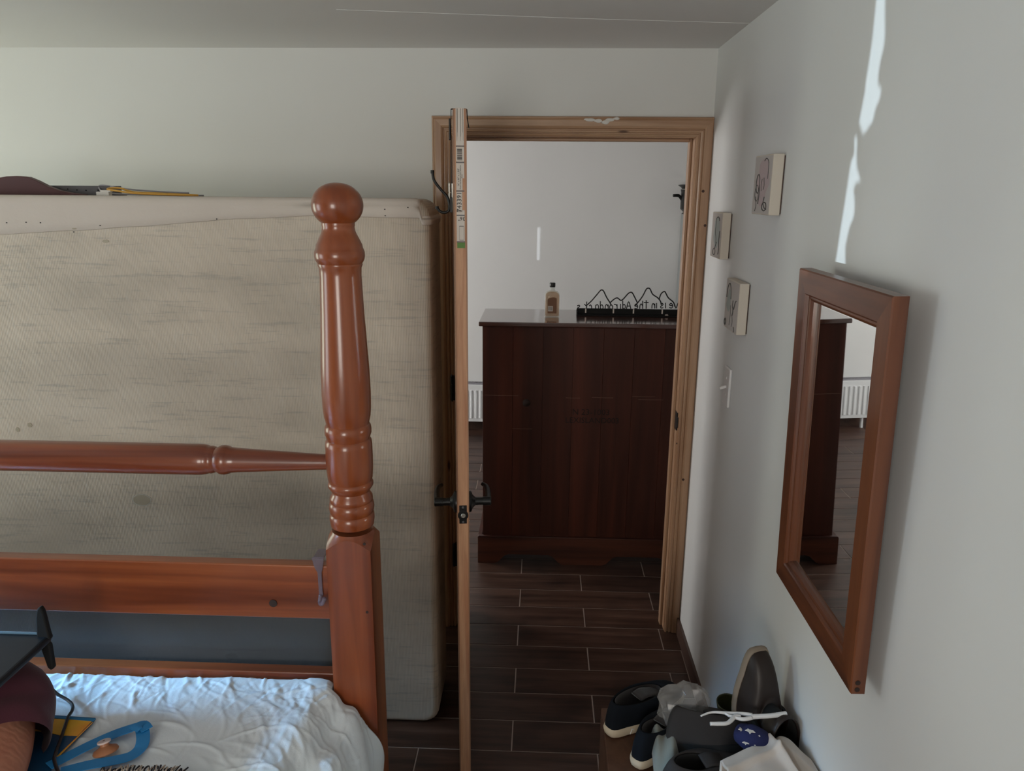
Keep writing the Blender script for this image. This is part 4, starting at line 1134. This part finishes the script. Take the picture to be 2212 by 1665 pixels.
rl = [pel, (-1.28, .88, .868), (-1.17, 1.08, .866), (-1.09, 1.22, .866), (-1.045, 1.280, .862), (-1.005, 1.20, .830), (-.968, 1.10, .812), (-.945, .98, .810), (-.985, .86, .812), (-1.06, .80, .820), (-1.16, .80, .815)]
rr = [.13, .105, .085, .072, .064, .056, .054, .048, .040, .034, .026]
ll = [pel, (-1.56, .88, .868), (-1.67, 1.08, .866), (-1.75, 1.20, .866), (-1.79, 1.26, .862), (-1.77, 1.17, .846), (-1.70, 1.06, .838), (-1.60, .98, .832), (-1.48, .92, .828), (-1.39, .93, .822), (-1.30, .96, .816)]
body = skin_body('body', [([pel, (-1.42, .76, 1.0), (-1.42, .75, 1.08)], [.13, .13, .12]), (rl, rr), (ll, rr)], M_SKIN, ps)
# maroon shorts over hips, thighs and the near knee
def sleeve(pts, rad, n=28, seed=0, amp=.006, hem=False):
    P = smoothed(pts, 7); R_ = resample(rad, len(P)); bm = bmesh.new(); rings = []
    upv = Vector((0, 0, 1))
    for i, p in enumerate(P):
        d = (P[min(i + 1, len(P) - 1)] - P[max(i - 1, 0)]).normalized()
        u = (upv - d * upv.dot(d)).normalized(); s = d.cross(u); ring = []
        for j in range(n):
            a = 2 * PI * j / n; dv = s * math.cos(a) + u * math.sin(a)
            k = R_[i] + amp * noise.noise((p + dv * .08) * 11 + Vector((seed, 0, 0))) + amp * .4 * math.sin(i * .8 + 2 * math.sin(a))
            ring.append(bm.verts.new(p + dv * k))
        rings.append(ring)
    for a, b in zip(rings, rings[1:]):
        for j in range(n): bm.faces.new((a[j], a[(j+1) % n], b[(j+1) % n], b[j]))
    bm.faces.new(rings[0][::-1])
    if hem: return bm
    cap = bm.verts.new(P[-1] + (P[-1] - P[-2]).normalized() * R_[-1] * .45)
    for j in range(n): bm.faces.new((rings[-1][j], rings[-1][(j+1) % n], cap))
    return bm
obj('shorts', sleeve([(-1.42, .74, .92), (-1.29, .88, .878), (-1.17, 1.08, .872), (-1.105, 1.20, .872), (-1.055, 1.262, .868), (-1.018, 1.235, .848), (-.990, 1.185, .832)], [.15, .108, .088, .086, .082, .074, .066], n=40, hem=True), M_MAROON, ps, smooth=True)
obj('shorts', sleeve([(-1.42, .74, .92), (-1.55, .88, .878), (-1.67, 1.08, .872), (-1.75, 1.20, .868), (-1.79, 1.27, .864)], [.15, .108, .088, .084, .06], n=40, seed=4), M_MAROON, ps, smooth=True)

# black lap tray on the knees
TZ = .992
c0 = at(112, 1369, Z=TZ)
tr = thing('lap_tray', (c0.x - .35, c0.y - .17, TZ), 'black plastic lap tray with upright corner bracket resting on the knees', 'tray')
tx0, tx1, ty0, ty1 = c0.x - .78, c0.x, c0.y - .30, c0.y
M_TRAY = principled('black_satin_plastic', (.007, .009, .012), .45, spec=.35)
obj('tray_top', boxes(((tx0, ty0, TZ - .016), (tx1, ty1, TZ))), M_TRAY, tr, bevel=.006, seg=3)
obj('raised_lip', boxes(((tx0 + .01, ty1 - .006, TZ), (tx1 - .012, ty1 - .001, TZ + .005))), principled('blue_grey_lip', (.10, .16, .20), .2), tr, bevel=.0015)  # lip coloured lighter and bluer than the black tray
for sx, xx in ((1, tx1), (-1, tx0)):
    bm = bmesh.new()
    prism(bm, [(-.016, 0), (-.012, .042), (-.006, .062), (.000, .066), (.005, .056), (.010, .004), (.012, -.004), (.006, -.010), (-.012, -.006)], 'Y', -.006, .006, Matrix.Translation((xx - sx * .008, ty1 - .006, TZ)) @ Matrix.Scale(sx, 4, (1, 0, 0)))
    b_ = obj('corner_bracket', bm, M_BLACKM, tr, bevel=.003)
    bm = bmesh.new()
    prism(bm, [(-.014, 0), (-.004, -.058), (.002, -.064), (.008, -.060), (.008, -.008), (.002, 0)], 'Y', -.006, .006, Matrix.Translation((xx - sx * .008, ty1 - .006, TZ - .012)) @ Matrix.Scale(sx, 4, (1, 0, 0)))
    obj('folding_foot', bm, M_BLACKM, tr, bevel=.003)
bm = boxes(((tx0 + .03, ty0 + .01, TZ - .028), (tx1 - .03, ty1 - .03, TZ - .016)))
obj('cushion_pad', bm, M_BLACKM, tr, bevel=.004)

# ------------------------------------------------------------------ shoe bench and the heap on it
BX0, BX1, BY0, BY1, BZ = .183, XR - .014, 1.10, 1.786, .50
bn = thing('shoe_bench', (.4, 1.44, 0), 'brown wooden shoe bench against the right wall under a heap of shoes', 'bench')
M_BENCH = wood('brown_bench_wood', (.055, .022, .012), (.085, .036, .020), (.11, .05, .028), 'Z', .45)
obj('bench_top', boxes(((BX0, BY0, BZ - .02), (BX1, BY1, BZ))), M_BENCH, bn, bevel=.002)
for ya, yb in ((BY0, BY0 + .02), (BY1 - .02, BY1)): obj('end_panel', boxes(((BX0, ya, 0), (BX1, yb, BZ - .02))), M_BENCH, bn)
obj('side_panel', boxes(((BX0, BY0 + .02, 0), (BX0 + .016, BY1 - .02, BZ - .02))), M_BENCH, bn)
for z_ in (.06, .27): obj('shelf', boxes(((BX0 + .016, BY0 + .02, z_), (BX1, BY1 - .02, z_ + .016))), M_BENCH, bn)

def shoe_outline(n=40, L=.28, W=.095, ex=.62):
    out = []
    for i in range(n):
        a = 2 * PI * i / n; c, s = math.cos(a), math.sin(a)
        x = L / 2 - L / 2 * c
        t = x / L
        w = W / 2 * (.72 + .28 * math.sin(min(1, max(0, (t - .15) / .65)) * PI * .9))
        out.append((x, math.copysign(abs(s) ** ex, s) * w + .006 * math.sin(t * PI) * 1))
    return out
def make_shoe(Mx, name, label, cat, upper, sole, lining, tongue=None, L=.27, W=.095, sole_h=.026, col_h=.080, shaft=0, opening=(.078, .050, .026), group=None, logo=False, tan=None, ex=.62):
    t = thing(name, Mx @ Vector((L / 2, 0, 0)), label, cat, group)
    OL = shoe_outline(40, L, W, ex)
    bm = bmesh.new()
    prev = None
    for z, k in ((0, .94), (.004, 1.0), (sole_h * .7, 1.03), (sole_h, 1.0)):
        ring = [bm.verts.new(Mx @ Vector(((x - L / 2) * k + L / 2, y * k, z + .012 * max(0, x / L - .75) ** 1.5))) for x, y in OL]
        if prev:
            for i in range(40): bm.faces.new((prev[i], prev[(i+1) % 40], ring[(i+1) % 40], ring[i]))
        else: bm.faces.new(ring[::-1])
        prev = ring
    bm.faces.new(prev)
    obj('sole', bm, sole, t, smooth=True, auto=50)
    ox, orx, ory = opening
    bm = bmesh.new(); rings = []
    OP = [(ox - orx * math.cos(2*PI*i/40), ory * math.sin(2*PI*i/40)) for i in range(40)]
    for v in np.linspace(0, 1, 10):
        s = v ** 1.5; ring = []
        for i, ((x, y), (qx, qy)) in enumerate(zip(OL, OP)):
            toe = max(0, (x / L - .45) / .55)
            ht = col_h * (1 + .12 * math.cos(2*PI*i/40))
            hh = sole_h * .6 + (ht - sole_h * .6) * (math.sin(v * PI / 2) ** (1 - .15 * toe))
            bulge = .97 + .05 * math.sin(v * PI)
            ring.append(bm.verts.new(Mx @ Vector(((x * (1 - s) + qx * s), (y * (1 - s) + qy * s) * bulge, hh))))
        rings.append(ring)
    if shaft:
        for k in np.linspace(.2, 1, 5):
            rings.append([bm.verts.new(Mx @ Vector(((ox + (qx - ox) * (1 + .12 * k)), qy * (1 + .25 * k), col_h + shaft * k))) for qx, qy in OP])
    for a, b in zip(rings, rings[1:]):
        for i in range(40): bm.faces.new((a[i], a[(i+1) % 40], b[(i+1) % 40], b[i]))
    u = obj('upper', bm, upper, t, smooth=True); u.modifiers.new('s', 'SOLIDIFY').thickness = .003
    bm = bmesh.new(); zt = col_h + shaft
    sc = 1.0 if not shaft else 1.15
    top = [bm.verts.new(Mx @ Vector((ox + (qx - ox) * .93 * sc, qy * .88 * sc, zt * .985 * (1 + (0 if shaft else .1 * math.cos(2*PI*i/40)))))) for i, (qx, qy) in enumerate(OP)]
    bot = [bm.verts.new(Mx @ Vector((ox + (qx - ox) * .85 + .01, qy * .9, sole_h + .004))) for qx, qy in OP]
    for i in range(40): bm.faces.new((top[i], top[(i+1) % 40], bot[(i+1) % 40], bot[i]))
    bm.faces.new(bot)
    obj('lining', bm, lining, t, smooth=True)
    if tongue:
        bm = bmesh.new(); tube(bm, smoothed([Mx @ Vector(p) for p in ((.10, 0, col_h * .92), (.125, 0, col_h * .95), (.16, 0, col_h * .80), (.20, 0, col_h * .60))], 4), .003, 10, flat=(.040, .006, tuple((Mx.to_3x3() @ Vector((0, 0, 1))))))
        obj('tongue', bm, tongue, t, smooth=True)
    if logo:
        bm = bmesh.new(); LM = Mx @ Matrix.Translation((.050, W * .5 - .001, .050)) @ Matrix.Rotation(math.radians(14), 4, 'X')
        for pa, pb in (((-.008, .002), (.001, .008)), ((.001, .008), (.001, -.010)), ((-.009, -.000), (-.006, .001))):
            tube(bm, [LM @ Vector((-pa[0], .0, pa[1])), LM @ Vector((-pb[0], .0, pb[1]))], .0009, 5)
        obj('logo_mark', bm, M_WHITEP, t)
    return t
def place(heel, yaw, z, pitch=0, roll=0):
    return Matrix.Translation((heel[0], heel[1], z)) @ Matrix.Rotation(math.radians(yaw), 4, 'Z') @ Matrix.Rotation(math.radians(-pitch), 4, 'Y') @ Matrix.Rotation(math.radians(roll), 4, 'X')
M_GREYKNIT = cloth('charcoal_knit', (.030, .025, .025), scale=500)
a_ = at(1312, 1585, Z=BZ + .01)
make_shoe(place((a_.x, a_.y), 38, BZ + .003), 'sneaker', 'navy slip-on sneaker with beige sole, heel out at the left end of the shoe heap', 'shoe', M_NAVY, M_RUBBER, M_GREYKNIT, M_GREYKNIT, group=None, W=.105, opening=(.105, .085, .034))
a_ = at(1372, 1655, Z=BZ + .01)
make_shoe(place((a_.x, a_.y), 48, BZ + .003), 'sneaker', 'navy slip-on sneaker with a small white mark, in front of its pair', 'shoe', M_NAVY, M_RUBBER, M_GREYKNIT, M_GREYKNIT, group=None, logo=True, W=.10)
a_ = at(1440, 1575, Z=.60)
make_shoe(place((a_.x, a_.y - .01), 2, BZ + .045, 2, -22), 'trainer', 'dark grey mesh trainer lying across the middle of the heap', 'shoe', M_CLOTHGR, M_LINING, M_LINING, M_CLOTHGR, L=.235, W=.10, col_h=.095, opening=(.10, .065, .032))
a_ = at(1425, 1675, Z=.56)
make_shoe(place((a_.x, a_.y), 18, BZ + .003, 0, 8), 'trainer', 'dark grey mesh trainer at the bottom edge below its pair', 'shoe', M_CLOTHGR, M_LINING, M_LINING, M_CLOTHGR, L=.25, W=.10, col_h=.090)
# brown leather boot, toe up against the wall
BM4 = Matrix(((0, -.93, .36, .536), (.02, -.36, -.93, 1.655), (1, 0, 0, BZ + .002), (0, 0, 0, 1)))
bo = make_shoe(BM4, 'ankle_boot', 'dark brown leather ankle boot stood on its heel, toe up against the wall', 'boot', M_LEATHER, M_TANSOLE, M_LINING, None, L=.285, W=.100, sole_h=.022, col_h=.085, shaft=.055, opening=(.105, .068, .034), ex=.46)
for s in (-1, 1):
    bm = bmesh.new(); prism(bm, [(.060, .040), (.150, .045), (.150, .075), (.125, .10), (.120, .138), (.070, .138), (.065, .10)], 'Y', s * .039, s * .046, BM4)
    obj('elastic_gusset', bm, M_LINING, bo)
# olive cup
oc = at(1574, 1516, Z=.575); oc.z = BZ + .002
cu_ = thing('olive_cup', oc, 'olive green flared cup between the clear bag and the brown boot', 'cup')
bm = bmesh.new(); lathe(bm, [(0, .020), (.003, .021), (.018, .021), (.030, .023), (.060, .030), (.073, .0325), (.078, .033)], (0, 0, 0), 'Z', 32, Matrix.Translation(oc) @ Matrix.Rotation(math.radians(6), 4, 'X'))
for f in [f for f in bm.faces if len(f.verts) == 32 and f.calc_center_median().z > oc.z + .04]: bm.faces.remove(f)
o = obj('cup_body', bm, M_OLIVE, cu_, smooth=True, auto=50); o.modifiers.new('s', 'SOLIDIFY').thickness = .002
# clear plastic bag
bg = at(1482, 1530, Z=.63)
bm = bmesh.new(); ico = bmesh.ops.create_icosphere(bm, subdivisions=3, radius=1)
for vtx in ico['verts']:
    n_ = vtx.co.copy()
    q = Vector((round(n_.x * 2.2) / 2.2, round(n_.y * 2.2) / 2.2, round(n_.z * 2.2) / 2.2))
    k = 1 + .28 * noise.noise(n_ * 1.6 + Vector((3, 1, 0))) - .30 * abs(noise.noise(n_ * 2.7 + Vector((0, 5, 2)))) + .10 * abs(noise.noise(n_ * 6))
    vtx.co = Vector((n_.x * .066 * k + .010 * n_.z, n_.y * .055 * k, n_.z * .062 * k)) + Vector((bg.x, bg.y + .03, .612))
tag(obj('clear_plastic_bag', bm, M_BAG, smooth=False), 'crumpled clear plastic bag at the back of the shoe heap', 'bag')
# white plastic clip hanger
Q = lambda x, y, z=.678: at(x, y, Z=z)
hg = thing('clip_hanger', Q(1610, 1550), 'white plastic clip hanger lying across the heap of shoes', 'hanger')
def htube(name, pts, rads, parent=hg):
    bm = bmesh.new(); P = smoothed([Q(*p) for p in pts], 6); tube(bm, P, resample(rads, len(P)), 10); return obj(name, bm, M_WHITEP, parent, smooth=True)
htube('upper_arm', [(1514, 1546), (1530, 1540), (1545, 1538), (1572, 1540), (1600, 1541), (1625, 1545)], [.002, .0025, .003, .0038, .004, .0055])
htube('lower_arm', [(1534, 1563), (1552, 1563), (1570, 1562), (1580, 1555), (1588, 1547), (1600, 1547)], [.0042, .0045, .0045, .005, .005, .004])
htube('middle_brace', [(1566, 1540), (1576, 1546), (1584, 1548), (1604, 1553), (1624, 1550)], [.003, .0035, .004, .0045, .005])
htube('bar', [(1622, 1548), (1640, 1547), (1660, 1546), (1680, 1544), (1698, 1541)], [.0062, .0055, .0055, .0058, .0058])
# navy sock with stars, pale green cloth, cream cloth
sk_ = thing('navy_sock', at(1620, 1605, Z=.62), 'navy sock with white and pink star pattern under the cream cloth', 'sock')
bm = bmesh.new(); sp0 = [at(1598, 1583, Z=.635), at(1618, 1592, Z=.640), at(1640, 1603, Z=.632), at(1665, 1625, Z=.61)]
tube(bm, smoothed(sp0, 5), resample([.022, .030, .030, .026], 16), 16); from mathutils.bvhtree import BVHTree
bv = BVHTree.FromBMesh(bm)
obj('sock_body', bm, M_NAVYSOCK, sk_, smooth=True)
for px, py, s_ in ((1620, 1583, .012), (1612, 1592, .008), (1601, 1576, .007), (1606, 1600, .0045), (1640, 1590, .0025), (1600, 1607, .003), (1632, 1597, .002), (1650, 1602, .002), (1626, 1601, .002)):
    p = at(px, py, Z=.66); n = 5
    hit = bv.ray_cast(Vector((p.x, p.y, 1.0)), Vector((0, 0, -1)))
    if hit[0] is None: continue
    Mh = Matrix.Translation(hit[0]) @ hit[1].to_track_quat('Z', 'Y').to_matrix().to_4x4()
    ring = [(s_ * (1 if i % 2 else .5) * math.cos(PI * i / n), s_ * (1 if i % 2 else .5) * math.sin(PI * i / n)) for i in range(10)]
    bm = bmesh.new(); prism(bm, ring, 'Z', -.001, .0008, Mh)
    obj('printed_star', bm, M_PUTTY, sk_)

bm = bmesh.new()
c1 = at(1435, 1610, Z=.57)
def gcl(u, v):
    x = c1.x - .028 + .07 * u; y = c1.y + .055 - .19 * v
    return (x, y, .582 + .018 * math.sin(v * 7) * .5 + .010 * math.sin(u * 9 + v * 5) - .05 * (2 * u - 1) ** 4 - .03 * v)
grid(bm, gcl, 18, 26)
o = obj('grey_green_cloth', bm, M_GREENG, smooth=True); o.modifiers.new('s', 'SOLIDIFY').thickness = .004
tag(o, 'pale grey-green cloth squeezed between the sneakers and trainers', 'cloth')
bm = bmesh.new()
EP = [(1556, 1640), (1600, 1619), (1640, 1602), (1672, 1589), (1700, 1592), (1735, 1622), (1790, 1665)]
edge = smoothed([at(x, y, Z=.640) for x, y in EP], 6)
def ccl(u, v):
    i = u * (len(edge) - 1); a = int(min(i, len(edge) - 2)); p = edge[a].lerp(edge[a + 1], i - a)
    tgt = Vector((.50 + .02 * u, 1.20, .0))
    f = max(0, (v - .12) / .88)
    x = p.x + (tgt.x - p.x) * .35 * f; y = p.y - .32 * f * (1 - .2 * u)
    lip = -.075 * max(0, 1 - v / .14) ** 1.5
    z = .640 + lip + .018 * math.sin(min(1, f * 2) * PI / 2) - .010 * f
    z += .016 * math.exp(-((u - .42 - .35 * f) / .045) ** 2) - .010 * math.exp(-((u - .50 - .35 * f) / .03) ** 2)
    z += .009 * math.exp(-((f - .13 - .12 * u) / .035) ** 2) * (1 if u < .5 else .3) + .006 * noise.noise(Vector((x * 16, y * 16, 1)))
    return (min(x, XR - .006), y, z)
grid(bm, ccl, 90, 60)
o = obj('cream_cloth', bm, M_CREAM, smooth=True); s_ = o.modifiers.new('s', 'SOLIDIFY'); s_.thickness = .006; s_.offset = -1
tag(o, 'folded cream fleece cloth on top of the heap in the lower right', 'cloth')

# ------------------------------------------------------------------ unseen curtain panels with gaps cut to shape the glints
def curtain_panel(poly, X, name='curtain_panel', parent=None):
    bm = bmesh.new(); prism(bm, poly, 'X', X - .0015, X + .0015); return obj(name, bm, principled('curtain_cloth_' + str(len(bpy.data.materials)), (.45, .45, .42), .9), parent)
XG = XL + .06
def rod(parent, ya, yb, z):
    bm = bmesh.new(); tube(bm, [(XG, ya, z), (XG, yb, z)], .009, 10)
    for y in (ya + .05, yb - .05): box(bm, (XL - .001, y - .01, z - .01), (XG + .004, y + .01, z + .01))
    obj('curtain_rod', bm, M_BLACKM, parent)
cu1 = thing('window_curtain', (XG, 1.6, .9), 'pale unseen curtain on the left window, its gap cut to shape the wall glint', 'curtain')
def glint_pt(Yw, Zw, src=(-6.2, 1.75, .3)):     # where the ray to the wall crosses the curtain
    t = (XG - src[0]) / (XR - src[0]); return src[1] + (Yw - src[1]) * t, src[2] + (Zw - src[2]) * t
rod(cu1, .35, 2.85, 2.165)
LE = [(1905, -60), (1893, 0), (1884, 90), (1870, 180), (1869, 195), (1856, 262), (1864, 288), (1846, 292), (1846, 330), (1839, 345), (1826, 430), (1812, 520), (1804, 572)]
RE = [(1925, -60), (1912, 0), (1912, 70), (1902, 130), (1896, 180), (1904, 190), (1900, 215), (1886, 262), (1868, 288), (1850, 292), (1850, 330), (1860, 392), (1850, 395), (1845, 420), (1845, 465), (1835, 490), (1826, 575)]
rj = random.Random(11)
RE = [q for a, b in zip(RE, RE[1:]) for q in (a, ((a[0] + b[0]) / 2 + rj.uniform(-5, 3), (a[1] + b[1]) / 2))] + [RE[-1]]
def onwall(px, py): p = at(px, py, X=XR); return p.y, p.z
le = [glint_pt(*onwall(*p)) for p in LE]; re = [glint_pt(*onwall(*p)) for p in RE]
ztop, zbot = max(le[0][1], re[0][1]), min(le[-1][1], re[-1][1])
# near side of the gap (smaller Y = right edge in the picture), far side, below and above
curtain_panel([(1.30, .66), (1.30, 2.16), (re[0][0], 2.16)] + re + [(re[-1][0], .66)], XG, parent=cu1)
curtain_panel([(1.98, .66), (1.98, 2.16), (le[0][0], 2.16)] + le + [(le[-1][0], .66)], XG + .004, parent=cu1)
yb_ = le[-1][0]
curtain_panel([(re[-1][0] - .05, .66), (le[-1][0] + .05, .66), (le[-1][0] + .05, zbot), (re[-1][0] - .05, zbot)], XG + .008, parent=cu1)
curtain_panel([(re[0][0] - .05, ztop), (le[0][0] + .05, ztop), (le[0][0] + .05, 2.16), (re[0][0] - .05, 2.16)], XG + .012, parent=cu1)
cu2 = thing('added_hall_curtain', (XG, 4.5, 1.2), 'pale unseen curtain added at the hall window to cut its glint to a slit', 'curtain')  # panels added to narrow the hall spot to a thin streak
rod(cu2, 3.95, 5.3, 2.125)
def hp_(x, z, src=(-5.6, 4.3, 1.35)):
    t = (XG - src[0]) / (x - src[0]); return src[1] + (YH - src[1]) * t, src[2] + (z - src[2]) * t
ya, _ = hp_(-.032, 1.4); yb, _ = hp_(-.014, 1.4); _, zlo = hp_(-.02, 1.345); _, zhi = hp_(-.02, 1.585)
ya, yb = min(ya, yb), max(ya, yb)
for q in ([(ya - .25, .88), (ya, .88), (ya, 2.12), (ya - .25, 2.12)], [(yb, .88), (yb + .25, .88), (yb + .25, 2.12), (yb, 2.12)]): curtain_panel(q, XG, parent=cu2)
for q in ([(ya - .02, .88), (yb + .02, .88), (yb + .02, zlo), (ya - .02, zlo)], [(ya - .02, zhi), (yb + .02, zhi), (yb + .02, 2.12), (ya - .02, 2.12)]): curtain_panel(q, XG + .004, parent=cu2)
